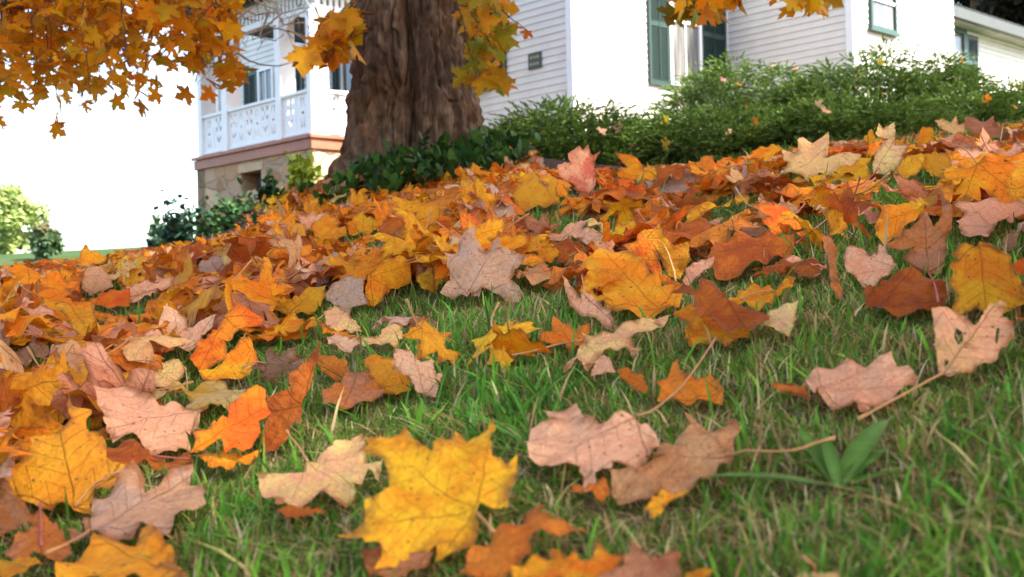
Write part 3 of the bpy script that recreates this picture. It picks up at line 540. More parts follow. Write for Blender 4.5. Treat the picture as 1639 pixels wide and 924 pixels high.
for ln in sorted(TRACED, key=prio):
    c = ln.split('|'); tile, key, label, short, base, stem, poly = [x.strip() for x in c[:7]]
    P = tp(tile, poly); holes = [tp(tile, h) for h in c[7].split(';')] if len(c) > 7 and c[7] else []
    lo, hi = P.min(0), P.max(0); w, h = hi-lo; lift = .018
    cx_ = P[:, 0].mean()
    A = hit(cx_, hi[1]-.12*h, lift); A[2] += lift
    Y = A[1]; u, e = (float(q) for q in ue(cx_, hi[1]-.12*h))
    vdir = np.array([u, 1, e]); vdir /= np.linalg.norm(vdir)
    slope = (terr(A[0]+u*.05, Y+.05) - terr(A[0], Y))/.05
    amin = math.atan(max(slope - e, .02)) + R(5)
    al = min(max(math.asin(min(1, .85*h/max(w, 1))), amin), R(72))
    yaw = rng.normal(0, R(13))
    right = np.array([vdir[1], -vdir[0], 0]); right /= np.linalg.norm(right); up = np.cross(right, vdir)
    right = right*math.cos(R(5)) + up*math.sin(R(5)); up = np.cross(right, vdir)
    b = math.cos(al)*vdir + math.sin(al)*up
    a = right*math.cos(yaw) + vdir*math.sin(yaw); a -= b*(a@b); a /= np.linalg.norm(a); n = np.cross(a, b)
    ys, xs = np.mgrid[max(int(lo[1]/2), 0):min(int(hi[1]/2)+1, 470), max(int(lo[0]/2), 0):min(int(hi[0]/2)+1, 830)]
    if xs.size:
        Qp = np.stack([xs.ravel()*2+1, ys.ravel()*2+1], 1); mk = inside(P, Qp); Qp = Qp[mk]
        if len(Qp):
            uu, ee = ue(Qp[:, 0], Qp[:, 1]); dep = (A@n)/(np.stack([uu, np.ones(len(uu)), ee], 1)@n)
            zr = ZMAP[Qp[:, 1].astype(int)//2, Qp[:, 0].astype(int)//2]; need = (dep - zr)[zr < 90]
            if len(need) > 6:
                sh = min(max(np.percentile(need, 92) + .008, 0), .10); A = A*(1 - sh/Y); dep = dep*(1 - sh/Y); Y = A[1]
            zi_ = (Qp[:, 1].astype(int)//2, Qp[:, 0].astype(int)//2); ZMAP[zi_] = np.minimum(ZMAP[zi_], dep)
    def unproj(Q):
        uu, ee = ue(Q[:, 0], Q[:, 1]); D = np.stack([uu, np.ones(len(uu)), ee], 1); t = (A@n)/(D@n)
        W = D*t[:, None]; return np.stack([(W-A)@a, (W-A)@b], 1)
    Lpx = max(w, h); S = np.array([[cx_, hi[1]], [cx_+1, hi[1]]]); m_per_px = Y/F
    P2 = unproj(P); L = max(np.ptp(P2[:, 0]), np.ptp(P2[:, 1])); 
    P2 = jag(resample(P2, L/26), L*.006)
    H2 = [unproj(hh) for hh in holes]
    v, f = triangulate(P2, L/15, H2)
    if not len(f): continue
    if base:
        b2 = unproj(tp(tile, base))[0]
    else:
        k = rng.integers(len(P2)); b2 = P2[k] + (v.mean(0)-P2[k])*.1
    tipi = np.argmax(np.hypot(*(P2-b2).T)); tv = P2[tipi]-b2
    if base: tv = (v.mean(0)-b2)*2.0
    LL = max(np.hypot(*tv), L*.5); tv /= np.hypot(*tv)
    uvx = np.stack([(v-b2)@np.array([tv[1], -tv[0]]), (v-b2)@tv], 1)/LL
    edge = np.clip(seg_dist(v, P2)/(L*.35), 0, 1)
    s = rng.random()
    x, y = uvx[:, 0], uvx[:, 1]
    z = L*(.013*lumps(x, y, s, 4.2) + .006*lumps(y, x, s+.4, 10)) + L*rng.uniform(-.07, .05)*np.minimum(np.abs(x), .6) - L*rng.uniform(0, .06)*np.minimum(x*x + (y-.5)**2, .5)
    z += L*.035*(1-edge)**3*rng.choice([-1, 1])*np.sin(8*np.arctan2(x, y-.4)+s*9)
    z -= z.mean()
    W = A + v[:, :1]*a + v[:, 1:]*b + z[:, None]*n
    g = terr(W[:, 0], W[:, 1]) + .004; W[:, 2] = np.maximum(W[:, 2], g)
    loc = A - [0, 0, lift]
    root = leaf_object(W, f, uvx, leaf_colors(len(v), key, edge, .05, .0), loc)
    tag(root, label, 'fallen leaf', 'fallen maple leaves on the lawn')
    if stem:
        sp = tp(tile, stem); s3 = []
        for i, q in enumerate(sp):
            uu, ee = (float(k) for k in ue(*q))
            d = np.array([uu, 1, ee]); t0 = (A@n)/(d@n)
            gp = hit(q[0], q[1], .03); tg = gp[1]
            t = t0 if (i == 0 or inside(P, q[None])[0]) else min(tg, t0 + .25) if i > 0 else t0
            p = d*t - n*np.sign(n@vdir)*.0025; p[2] = max(p[2], float(terr(p[0], p[1])) + .012); s3.append(p)
        make_stem(s3, min(.0010, .0007+Y*.0001), root, key in 'KSD')
    pc = P.mean(0)
    if short: LANDMARKS.append((pc[0], pc[1], short))
    traced_info.append((P, Y)); LEAFV.append(W)
    ys, xs = np.mgrid[max(int(lo[1]/2), 0):min(int(hi[1]/2)+1, 470), max(int(lo[0]/2), 0):min(int(hi[0]/2)+1, 830)]
    if xs.size:
        m = inside(P, np.stack([xs.ravel()*2+1, ys.ravel()*2+1], 1)).reshape(xs.shape)
        sub = FRONT[ys[0, 0]:ys[-1, 0]+1, xs[0, 0]:xs[0, -1]+1]; sub[m] = np.minimum(sub[m], Y)
        if short: sub = FRONTL[ys[0, 0]:ys[-1, 0]+1, xs[0, 0]:xs[0, -1]+1]; sub[m] = np.minimum(sub[m], Y)

# ---- leaves that are not traced one by one
HALF = np.array([(.10,-.045),(.20,-.10),(.30,-.13),(.46,-.16),(.42,-.04),(.37,.05),(.33,.11),(.45,.15),(.60,.165),(.57,.25),(.66,.31),(.80,.41),(.66,.43),(.60,.44),(.59,.53),(.48,.48),(.36,.455),(.22,.43),(.205,.50),(.24,.58),(.35,.655),(.25,.69),(.225,.77),(.23,.82),(.12,.85),(.06,.92),(0,1.0)])
def maple_outline(var=.05):
    sc1, sc2 = 1 + rng.normal(0, .09), 1 + rng.normal(0, .09)
    r = HALF*[sc1, 1]; l = HALF[:-1][::-1]*[-sc2, 1]
    P = np.vstack([[(0, 0)], r, l]); P[1:] += rng.normal(0, var*.5, P[1:].shape)*np.array([1, 1])
    th = rng.normal(0, .08); P[:, 0] += th*P[:, 1]**2
    return P
TEMPL = []
for i in range(44):
    P = maple_outline(.075)*[rng.uniform(.72, 1.08), 1]; Pf = jag(resample(P, .075), .006); v, f = triangulate(Pf, .12)
    TEMPL.append((v, f, np.clip(seg_dist(v, Pf)/.35, 0, 1)))
GRASSY = [np.array(p, float).reshape(-1, 2) for p in (
 [280,780,330,745,420,740,540,800,560,860,600,940,290,940], [560,500,640,480,700,478,850,470,880,520,900,580,900,650,850,660,820,700,760,690,640,690,500,690,480,640,430,610,430,560,560,540],
 [880,600,1020,570,1200,545,1280,480,1340,490,1500,520,1660,500,1660,940,1120,940,950,850,830,780,850,700,1100,800,1200,740],
 [1230,392,1300,325,1400,300,1500,290,1530,300,1420,345,1410,395,1330,400,1300,410], [838,352,950,338,1080,335,1110,380,980,372,850,385],
 [165,540,280,508,310,522,200,562], [20,510,60,508,60,532,22,534], [400,580,520,540,560,560,500,640,410,640], [270,470,320,480,300,510,255,520], [820,560,900,520,910,620,830,640], [1270,460,1340,450,1500,450,1500,520,1280,520])]
def covered(px): 
    m = np.zeros(len(px), bool)
    for g in GRASSY: m |= inside(g, px)
    return m
cand = []
tries = 0
while len(cand) < 7500 and tries < 120000:
    tries += 1
    Y = .55 + 3.9*rng.random()**.62; u = rng.uniform(-.56, .56); X = u*Y
    px = to_px(np.array([[X, Y, float(terr(X, Y)) + .03]]))[0]
    g = covered(px[None])[0]
    if g and rng.random() < (.955 if Y < 1.05 or px[1] > 600 else .72): continue
    if px[1] > 560 and px[0] > 840 and rng.random() < .9: continue
    if Y > 3.2 + 1.2*rng.random() and rng.random() < .3: continue
    size = (.068 + .046*rng.random())*(.72 if g else 1)
    rp = size*.42*F/Y; bad = False
    for ang in np.linspace(0, 6.28, 9)[:-1]:
        qx, qy = int((px[0]+rp*math.cos(ang))/2), int((px[1]+rp*.55*math.sin(ang)-rp*.3)/2)
        if 0 <= qx < 830 and 0 <= qy < 470 and FRONT[qy, qx] < 90 and Y < FRONT[qy, qx] + .03: bad = True; break
    cand.append((X, Y, px, size))
# beyond the crest, on the bed and further along the slope: seen from a step aside
for _ in range(900):
    Y = rng.uniform(3.6, 7.5); u = rng.uniform(-.6, .6); X = u*Y
    if math.hypot(X-TREE[0], Y-TREE[1]) < .5: continue
    cand.append((X, Y, to_px(np.array([[X, Y, float(terr(X, Y)) + .03]]))[0], .075 + .045*rng.random()))
for _ in range(520):
    Y = .6 + 4.2*rng.random()**.7; u = rng.uniform(.52, 1.0)*(1 if rng.random() < .6 else -1); X = u*Y
    if u > 0 and Y < 1.5 and rng.random() < .7: continue
    cand.append((X, Y, np.array([-9999., 300.]), .07 + .045*rng.random()))
nb = 0
while nb < 150:
    px_, Y = rng.uniform(425, 860), rng.uniform(4.5, 5.7); u = float(ue(px_, 300)[0]); X = u*Y
    if math.hypot(X-TREE[0], Y-TREE[1]) < .5: continue
    nb += 1; cand.append((X, Y, np.array([-9999., 300.]), .075 + .03*rng.random()))
def palette_at(px):
    x, y = px
    if y > 480: p = dict(Y=3, O=7.5, G=2.2, K=1.3, P=3.6, T=1, M=.6, S=.8, C=2.2, B=2.4, R=1.4)
    elif x > 1150: p = dict(Y=2, O=8, G=1.5, K=1.8, P=2.5, T=1.2, M=.6, S=1.6, C=2, B=3.5, R=1.5)
    elif x > 780: p = dict(Y=1.8, O=8.5, G=1.8, K=1.6, P=1.6, T=.8, M=.6, S=1.2, C=1, B=5, R=2.5)
    else: p = dict(Y=3.4, O=8.5, G=3, K=1.8, P=3, T=1.2, M=.9, S=.9, C=2, B=3, R=2.2)
    k = list(p); w = np.array([p[q] for q in k]); return rng.choice(k, p=w/w.sum())
built = []
for X, Y, px, size in cand:
    v, f, edge = TEMPL[rng.integers(len(TEMPL))]
    x, y = v[:, 0], v[:, 1]; s = rng.random()
    far = Y > 2.2
    z = .02*lumps(x, y, s, 4.0) + .008*lumps(y, x, s+.3, 9) + rng.uniform(-.45, .28)*np.abs(x)*abs(rng.normal(0, .8)) - rng.uniform(-.12, .35)*(x*x+(y-.5)**2)
    tipc = rng.normal(0, .35); z = z + tipc*np.clip(y-.55, 0, 1)**2*2
    z = z + .06*(1-edge)**3*np.sin(7*np.arctan2(x, y-.4)+s*9)
    V = np.stack([x, y-.4, z], 1)
    if rng.random() < .45:
        an = rng.uniform(0, 6.283); k_ = rng.uniform(.8, 2.6)*rng.choice([-1, 1]); q_ = V[:, 0]*math.cos(an) + V[:, 1]*math.sin(an); o_ = -V[:, 0]*math.sin(an) + V[:, 1]*math.cos(an)
        q_ = q_ - q_.min()*rng.random(); qs = np.sin(k_*q_)/k_; qz = (1-np.cos(k_*q_))/k_
        V = np.stack([qs*math.cos(an)-o_*math.sin(an), qs*math.sin(an)+o_*math.cos(an), z+qz], 1)
    V = V*size
    tilt = abs(rng.normal(0, R(30 if far else 22))) + R(6); 
    if rng.random() < .18: tilt += R(25)
    yaw, ta = rng.uniform(0, 6.283), rng.uniform(0, 6.283)
    if rng.random() < .5: ta = rng.normal(0, .7)       # often leaning so that the blade faces down the slope
    Rm = np.array(Matrix.Rotation(tilt, 3, Vector((math.cos(ta), math.sin(ta), 0))) @ Matrix.Rotation(yaw, 3, 'Z'))
    W = V@Rm.T
    g0 = float(terr(X, Y)); low = W[:, 2].min()
    base = g0 + rng.uniform(.0, .02) + (0 if Y > 3.9 else .012)
    W = W + [X, Y, base - low*rng.uniform(.55, .95)]
    W[:, 2] = np.maximum(W[:, 2], terr(W[:, 0], W[:, 1]) + .003)
    q = to_px(W); qi = np.clip((q/2).astype(int), 0, [829, 469]); fr_ = FRONT[qi[:, 1], qi[:, 0]]
    if ((fr_ < 90) & (W[:, 1].mean() < fr_)).mean() > .20: continue
    fl_ = FRONTL[qi[:, 1], qi[:, 0]]
    if ((fl_ < 90) & (W[:, 1].mean() < fl_ + .12)).mean() > .05: continue
    if -50 < px[0] < 1690 and q[:, 1].min() < np.interp(px[0], CREST[:, 0], CREST[:, 1]) - (4 if not 400 < px[0] < 860 else 60 if Y > 4.4 else 10): continue
    if Y < 4.2 and covered(q).mean() > .3 and rng.random() < (.93 if Y < 1.05 else .45): continue
    if Y < (.8 if px[0] > -9000 else .5) or (px[1] > 520 and px[0] > 850): continue
    key = palette_at(px)
    vis = -20 < px[0] < 1660 and px[1] < 960 and Y < 4.6
    hide = 0
    hide = (FRONT[qi[:, 1], qi[:, 0]] < W[:, 1].mean() - .02).mean()
    area = (np.ptp(q[:, 0])*np.ptp(q[:, 1]))*(1-hide)*vis
    built.append([area, X, Y, px, size, W, f, v, edge, key, math.degrees(tilt), hide])
built.sort(key=lambda b: -b[0])
N_IND = max(0, 296 - len(traced_info))
used_labels = set()
SIZE = lambda s: 'small' if s < .085 else 'broad' if s > .109 else ''
POSE = lambda t: 'lying nearly flat' if t < 20 else 'tilted up' if t < 42 else 'standing on edge'
def auto_label(px, key, size, tilt):
    d = sorted(((px[0]-a)**2 + ((px[1]-b)*1.6)**2, a, b, s) for a, b, s in LANDMARKS)
    for far_ in range(0, 6):
        for _, a, b, s in d[far_:far_+1]:
            dx, dy = px[0]-a, (px[1]-b)*1.6
            rel = ('right of' if dx > 0 else 'left of') if abs(dx) > abs(dy) else ('in front of' if dy > 0 else 'behind')
            for form in ('%s %s leaf %s %s %s' % (SIZE(size), CNAME[key], POSE(tilt), rel, s), '%s leaf %s just %s %s' % (CNAME[key], POSE(tilt), rel, s)):
                t = ' '.join(form.split())
                if t not in used_labels and len(t.split()) <= 16: used_labels.add(t); return t
    t = 'another %s leaf %s beside %s' % (CNAME[key], POSE(tilt), d[0][3]); 
    k = 1
    while t in used_labels: t = 'another %s leaf %s between %s and %s' % (CNAME[key], POSE(tilt).split()[0], d[0][3].replace('the ', ''), d[k][3].replace('the ', '')); k += 1
    used_labels.add(t); return ' '.join(t.split()[:16])
lit = dict(V=[], F=[], uv=[], c1=[], c2=[], n=0)
for i, (area, X, Y, px, size, W, f, v, edge, key, tilt, hide) in enumerate(built):
    at = leaf_colors(len(v), key, edge, .10); LEAFV.append(W)
    if i < N_IND:
        loc = np.array([X, Y, float(terr(X, Y))])
        root = leaf_object(W, f, v, at, loc)
        tag(root, auto_label(px, key, size, tilt), 'fallen leaf', 'fallen maple leaves on the lawn')
        if Y < 2.6 and rng.random() < .7:
            b0 = W[np.argmin(np.hypot(v[:, 0], v[:, 1]))]; b1 = W[np.argmin(np.hypot(v[:, 0], v[:, 1]-.3))]
            d = b0-b1; d /= np.linalg.norm(d); l = size*rng.uniform(.4, .9); side = np.cross(d, [0, 0, 1])*rng.normal(0, .35)
            pts = [b0, b0+d*l*.4+side*l*.2, b0+(d+side)*l*.8 + [0, 0, rng.uniform(-.3, .4)*l]]
            for p in pts: p[2] = max(p[2], float(terr(p[0], p[1])) + .008)
            make_stem(pts, .0009, root, key in 'KSDR')
    else:
        lit['V'].append(W); lit['F'].append(f+lit['n']); lit['uv'].append(v); lit['c1'].append(at['c1']); lit['c2'].append(at['c2']); lit['n'] += len(W)
tag(mesh_np('leaf_litter', np.concatenate(lit['V']), [np.concatenate(lit['F'])], M['leaf'], {'c1': np.concatenate(lit['c1']), 'c2': np.concatenate(lit['c2'])}, np.concatenate(lit['uv']), smooth=True),
    'thick drift of smaller fallen maple leaves over the rise', None, None, 'stuff')

# ------------------------------------------------------------------ grass
NXG, NYG, CS = 560, 520, .012
LOWZ = np.full((NXG, NYG), 99.0)
allv = np.concatenate(LEAFV)
ix = ((allv[:, 0]+NXG*CS/2)/CS).astype(int); iy = ((allv[:, 1]-.2)/CS).astype(int); ok = (ix >= 0) & (ix < NXG) & (iy >= 0) & (iy < NYG)
np.minimum.at(LOWZ, (ix[ok], iy[ok]), allv[ok, 2])
WEED = hit(1342, 806, 0)
def blades(n, y0, y1, hmin, hmax, w0, lean, mix_straw, name_cols, broad=None, pw=1.0, umax=.56, side=False):
    if broad is None:
        Y = y0 + (y1-y0)*rng.random(n)**pw; X = rng.uniform(-umax, umax, n)*Y
        if side: X = np.sign(X)*(np.abs(X)*(umax-.55)/umax + .55*Y)
    else: X, Y = broad
    n = len(X); gz = terr(X, Y)
    hgt = rng.uniform(hmin, hmax, n)*np.clip(rng.normal(1, .25, n), .4, 1.6)
    az = rng.uniform(0, 6.283, n); ln = np.abs(rng.normal(0, lean, n)) + .12
    dirx, diry = np.cos(az), np.sin(az)
    w = w0*rng.uniform(.6, 1.3, n)
    tw = az + np.pi/2 + rng.normal(0, .7, n)
    wx, wy = np.cos(tw)*w, np.sin(tw)*w
    # keep below the leaves that lie over it, and mostly out of the way of the big ones in front of the eye
    ix = np.clip(((X+NXG*CS/2)/CS).astype(int), 0, NXG-1); iy = np.clip(((Y-.2)/CS).astype(int), 0, NYG-1)
    roof = LOWZ[ix, iy] - gz
    tx, ty = X+dirx*hgt*ln*.7, Y+diry*hgt*ln*.7
    ix2 = np.clip(((tx+NXG*CS/2)/CS).astype(int), 0, NXG-1); iy2 = np.clip(((ty-.2)/CS).astype(int), 0, NYG-1)
    roof = np.minimum(roof, LOWZ[ix2, iy2] - gz)
    poke = rng.random(n) < .03
    hgt = np.where((roof < 5) & ~poke, np.minimum(hgt, np.maximum(roof*.85, .004)), hgt)
    tip = to_px(np.stack([tx, ty, gz+hgt*.9], 1)); q = (tip/2).astype(int); okq = (q[:, 0] >= 0) & (q[:, 0] < 830) & (q[:, 1] >= 0) & (q[:, 1] < 470)
    fr = np.full(n, 99.); fr[okq] = FRONT[q[okq, 1], q[okq, 0]]
    infront = (fr < 90) & (Y < fr) & (rng.random(n) > .10)
    hgt = np.where(infront, hgt*.35, hgt)
    wd_ = np.hypot(X-WEED[0], Y-WEED[1]); hgt = np.where(wd_ < .06, hgt*np.clip(wd_/.06, .55, 1), hgt)
    t = np.array([0, .38, .72, 1.0]); wd = np.array([.8, 1.0, .7, .0])
    V = np.zeros((n, 7, 3))
    for k in range(4):
        cxk = X + dirx*hgt*ln*t[k]**1.8; cyk = Y + diry*hgt*ln*t[k]**1.8; czk = gz - .004 + hgt*t[k]*(1-.25*np.minimum(ln, 1.4)*t[k])
        if k < 3:
            V[:, 2*k] = np.stack([cxk-wx*wd[k], cyk-wy*wd[k], czk], 1); V[:, 2*k+1] = np.stack([cxk+wx*wd[k], cyk+wy*wd[k], czk], 1)
        else: V[:, 6] = np.stack([cxk, cyk, czk], 1)
    greens = np.array(name_cols); c = greens[rng.integers(len(greens), size=n)]*rng.uniform(.6, 1.5, (n, 1))*np.array([1.0, 1.03, .9])
    straw = np.array([(.46, .34, .15), (.34, .22, .09), (.52, .42, .23), (.26, .15, .06)])
    patch = .5 + .5*np.sin(X*5.3+np.sin(Y*6.1)*1.7)*np.cos(Y*4.7+X*2)
    isst = rng.random(n) < np.clip(mix_straw*(.5+patch) + .13*sst(X, .0, .25)*(1-sst(Y, 1.0, 1.5)), 0, 1)
    c[isst] = straw[rng.integers(4, size=isst.sum())]*rng.uniform(.75, 1.3, (isst.sum(), 1))
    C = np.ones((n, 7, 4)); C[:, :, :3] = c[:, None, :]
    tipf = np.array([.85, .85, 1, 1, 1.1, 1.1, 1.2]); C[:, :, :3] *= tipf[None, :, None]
    return V, C
G1 = [(.075, .20, .018), (.10, .23, .022), (.060, .17, .02), (.13, .25, .03)]
G2 = [(.085, .195, .02), (.115, .215, .026), (.065, .155, .018), (.14, .215, .035)]
parts = [blades(42000, .42, 1.15, .012, .030, .0007, .95, .25, G2), blades(9500, .42, 1.3, .016, .042, .0013, .9, .12, G1),
         blades(42000, 1.0, 2.4, .014, .036, .0008, .85, .25, G2), blades(11000, 1.0, 2.6, .02, .046, .0016, .8, .12, G1),
         blades(22000, 2.2, 4.4, .02, .045, .0014, .6, .4, G2), blades(5000, 2.2, 4.4, .03, .055, .002, .6, .15, G1),
         blades(34000, .42, 2.2, .004, .016, .0007, 3.2, .8, G2), blades(11000, .42, 1.8, .018, .035, .0005, 1.6, .95, G2)]
parts += [blades(26000, .3, 2.2, .014, .034, .0009, .85, .38, G2, umax=1.1, side=True), blades(20000, 2.0, 4.4, .02, .045, .0014, .7, .4, G2, umax=.95, side=True)]
# broad green blades of the central patch
def in_patch(n, poly):
    poly = np.array(poly, float); lo, hi = poly.min(0), poly.max(0); P = rng.uniform(lo, hi, (n*3, 2)); P = P[inside(poly, P)][:n]
    H = np.array([hit(p[0], p[1], .0) for p in P]); return H[:, 0], H[:, 1]
for n, poly, hh, ww in ((600, [(600,700),(560,620),(690,530),(830,490),(910,540),(930,660),(860,740),(700,730)], (.028, .056), .0017), (60, [(900,470),(1080,440),(1090,500),(920,520)], (.05, .08), .002),
                        (40, [(1130,420),(1290,420),(1290,480),(1130,480)], (.05, .075), .0022), (150, [(170,560),(200,530),(300,515),(260,560)], (.035, .06), .002), (60, [(860,400),(930,400),(930,470),(850,480)], (.04, .06), .002),
                        (260, [(280,800),(420,750),(540,830),(420,920),(290,920)], (.022, .04), .0011), (50, [(1180,850),(1420,830),(1420,920),(1150,920)], (.016, .03), .0011), (160, [(430,600),(560,560),(560,680),(420,720)], (.02, .04), .0012)):
    parts.append(blades(0, 0, 0, hh[0], hh[1], ww, .85, .05, [(.065, .20, .022), (.09, .24, .028), (.055, .16, .026), (.12, .26, .04)], broad=in_patch(n, poly)))
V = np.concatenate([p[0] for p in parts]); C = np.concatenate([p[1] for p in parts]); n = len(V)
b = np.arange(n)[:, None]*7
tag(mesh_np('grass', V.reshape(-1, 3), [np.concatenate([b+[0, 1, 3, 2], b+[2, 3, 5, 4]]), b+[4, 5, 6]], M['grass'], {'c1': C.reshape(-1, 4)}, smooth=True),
    'lawn grass, green mixed with straw coloured blades', None, None, 'stuff')

# broadleaf weed in the grass
def strap_leaf(mb_v, mb_f, cols, base, d, length, width, curve, col, n0):
    d = np.array(d, float); d /= np.linalg.norm(d); side = np.cross(d, [0, 0, 1]); side /= max(np.linalg.norm(side), 1e-6); nrm = np.cross(side, d)
    K = 9; vs = []
    for k in range(K):
        t = k/(K-1); wd = width*(math.sin(math.pi*min(t*.92+.08, 1))**.75)*(1 if t < .97 else .25)
        c = np.array(base) + d*length*t - np.array([0, 0, 1])*curve*length*t*t
        vs += [c - side*wd, c - nrm*wd*.25, c + side*wd]
    for k in range(K-1):
        for j in range(2): mb_f.append((n0+3*k+j, n0+3*k+j+1, n0+3*k+j+4, n0+3*k+j+3))
    mb_v += vs; cols += [(*col, 1)]*len(vs)
    return n0 + len(vs)
wp = hit(1342, 806, 0); wroot = tag(empty('broadleaf_weed', tuple(wp)), 'green broadleaf weed with long strap leaves in the grass', 'weed')
for ang, el, ln_, wd in ((166, 16, .064, .0068), (112, 50, .044, .005), (96, 62, .036, .0034), (54, 30, .082, .0062), (40, 30, .05, .0045), (18, 20, .04, .0042), (76, 28, .04, .0036), (-35, 10, .02, .003)):
    vs, fs, cs = [], [], []
    d = (math.cos(R(ang))*math.cos(R(el)), math.sin(R(ang))*math.cos(R(el)), math.sin(R(el)))
    strap_leaf(vs, fs, cs, wp + [0, 0, .008], d, ln_*1.3, wd*1.25, .22, np.array((.075, .165, .026))*rng.uniform(.75, 1.15), 0)
    cs = [(c_[0]*k_, c_[1]*k_, c_[2]*k_, 1) for c_, k_ in zip(cs, np.tile([.85, 1.35, 1.0], len(cs)//3)*np.repeat(rng.uniform(.8, 1.15, len(cs)//3), 3))]
    keep(mesh_np('leaf', vs, [fs], M['green'], {'c1': cs}, smooth=True), wroot)
# ------------------------------------------------------------------ maple tree
def vnoise(x, y, perx, seed):
    h = np.random.default_rng(seed).random((perx, 512)); xi = np.floor(x).astype(int); yi = np.floor(y).astype(int); fx, fy = x-xi, y-yi
    fx, fy = fx*fx*(3-2*fx), fy*fy*(3-2*fy); a, b = xi % perx, (xi+1) % perx; c, d = yi % 512, (yi+1) % 512
    return (h[a, c]*(1-fx)+h[b, c]*fx)*(1-fy) + (h[a, d]*(1-fx)+h[b, d]*fx)*fy
TY = 6.0
def edgez(px, py): u, e = ue(px, py); return float(u)*TY, float(e)*TY
prof = [(541, 786, 285), (546, 778, 266), (552, 771, 240), (557, 768, 205), (562, 762, 150), (566, 757, 100), (566, 752, 40), (565, 749, 0)]
PR = []
for l, r_, y in prof:
    xl, z = edgez(l, y); xr, z2 = edgez(r_, y); PR.append(((z+z2)/2, (xl+xr)/2, (xr-xl)/2))
PR = np.array(PR); PR = PR[np.argsort(PR[:, 0])]
troot = tag(empty('maple_tree', (PR[0, 1], TY, float(terr(PR[0, 1], TY)))), 'old maple tree with thick furrowed trunk and orange autumn leaves', 'tree')
nth, nz = 440, 340
zz = np.concatenate([np.linspace(PR[0, 0]-.30, 2.0, nz-40), np.linspace(2.02, 3.5, 40)]); th = np.linspace(0, 2*np.pi, nth, endpoint=False)
TH, ZZ = np.meshgrid(th, zz, indexing='ij')
cxz = np.interp(ZZ, PR[:, 0], PR[:, 1]); rz = np.interp(ZZ, PR[:, 0], PR[:, 2]) + .05*np.clip(ZZ-2.0, 0, 2)
low = np.clip((PR[0, 0]+.1-ZZ)/.35, 0, 1); rz = rz + .09*low**1.5
wob = (vnoise(TH/(2*np.pi)*9, ZZ*2.2+40, 9, 1)-.5)*.35 + (vnoise(TH/(2*np.pi)*24, ZZ*6+10, 24, 2)-.5)*.16
T2 = TH + wob*.6
def ridge(nper, zs, seed): return 1 - np.abs(2*vnoise(T2/(2*np.pi)*nper, ZZ*zs + 100, nper, seed)-1)
r1 = ridge(36, 3.4, 3); r2 = ridge(84, 11, 4); r3 = vnoise(T2/(2*np.pi)*150, ZZ*16+60, 150, 5); r4 = vnoise(T2/(2*np.pi)*60, ZZ*28+60, 60, 6)
bark = -.040*sst(r1, .66, .97) - .018*sst(r2, .62, 1) + .022*(r3-.5) + .026*(r4-.5)
dt = (TH - (-.5*np.pi % (2*np.pi)) - .035*np.sin(ZZ*3)-.05); seam = np.exp(-(dt/.10)**2); sw = np.exp(-(dt/.34)**2)
root_l = 1 + (.10*np.cos(TH*5+.6) + .06*np.cos(TH*3+2))*sst(PR[2, 0]+.15-ZZ, 0, .35)
rad = rz*root_l*(1+.03*np.cos(2*TH)) + bark - .085*seam - .05*sw
BX = cxz + rad*np.cos(TH); BY = TY + rad*np.sin(TH)*.95; I = np.arange(nth*nz).reshape(nth, nz); J = np.roll(I, -1, 0)
q = np.stack([I[:, :-1], J[:, :-1], J[:, 1:], I[:, 1:]], -1).reshape(-1, 4)
one = np.ones((nth*nz, 4))
keep(mesh_np('trunk', np.stack([BX, BY, ZZ], -1).reshape(-1, 3), [q], M['bark'], {'c1': one}, smooth=True), troot)
top = Vector((float(PR[-1, 1])-.02, TY, 3.3))
def path(a, b, sag=.0, n=7, wig=.15):
    a, b = Vector(a), Vector(b); L = (b-a).length; out = []
    for i in range(n):
        t = i/(n-1); p = a.lerp(b, t); p.z += sag*L*math.sin(math.pi*t)
        if 0 < i < n-1: p += Vector(rng.normal(0, wig*.12*L/ n**.5, 3))
        out.append(p)
    return out
for tx, ty, tz, r in ((6.5, 3.2, 6.6, .2), (-3.8, 4.0, 5.0, .15), (-2.5, 9.5, 7, .17), (3.2, 9.2, 7.2, .16), (3.5, -2.0, 6.2, .2), (1.0, 4.5, 8.6, .22), (8.5, 0.2, 5.8, .12)):
    mb = MB(); p = path(top, (tx, ty, tz), .10); tube(mb, p, [r*(1-.75*i/6) for i in range(7)], 10)
    for k in range(2, 7):
        e = p[k] + Vector((rng.normal(0, 1.3), rng.normal(0, 1.3), rng.uniform(-.2, 1.2))); tube(mb, path(p[k], e, .05, 5), [.05, .04, .03, .02, .01], 6)
    keep(mb.build('limb', M['bark'], None, smooth=True), troot)

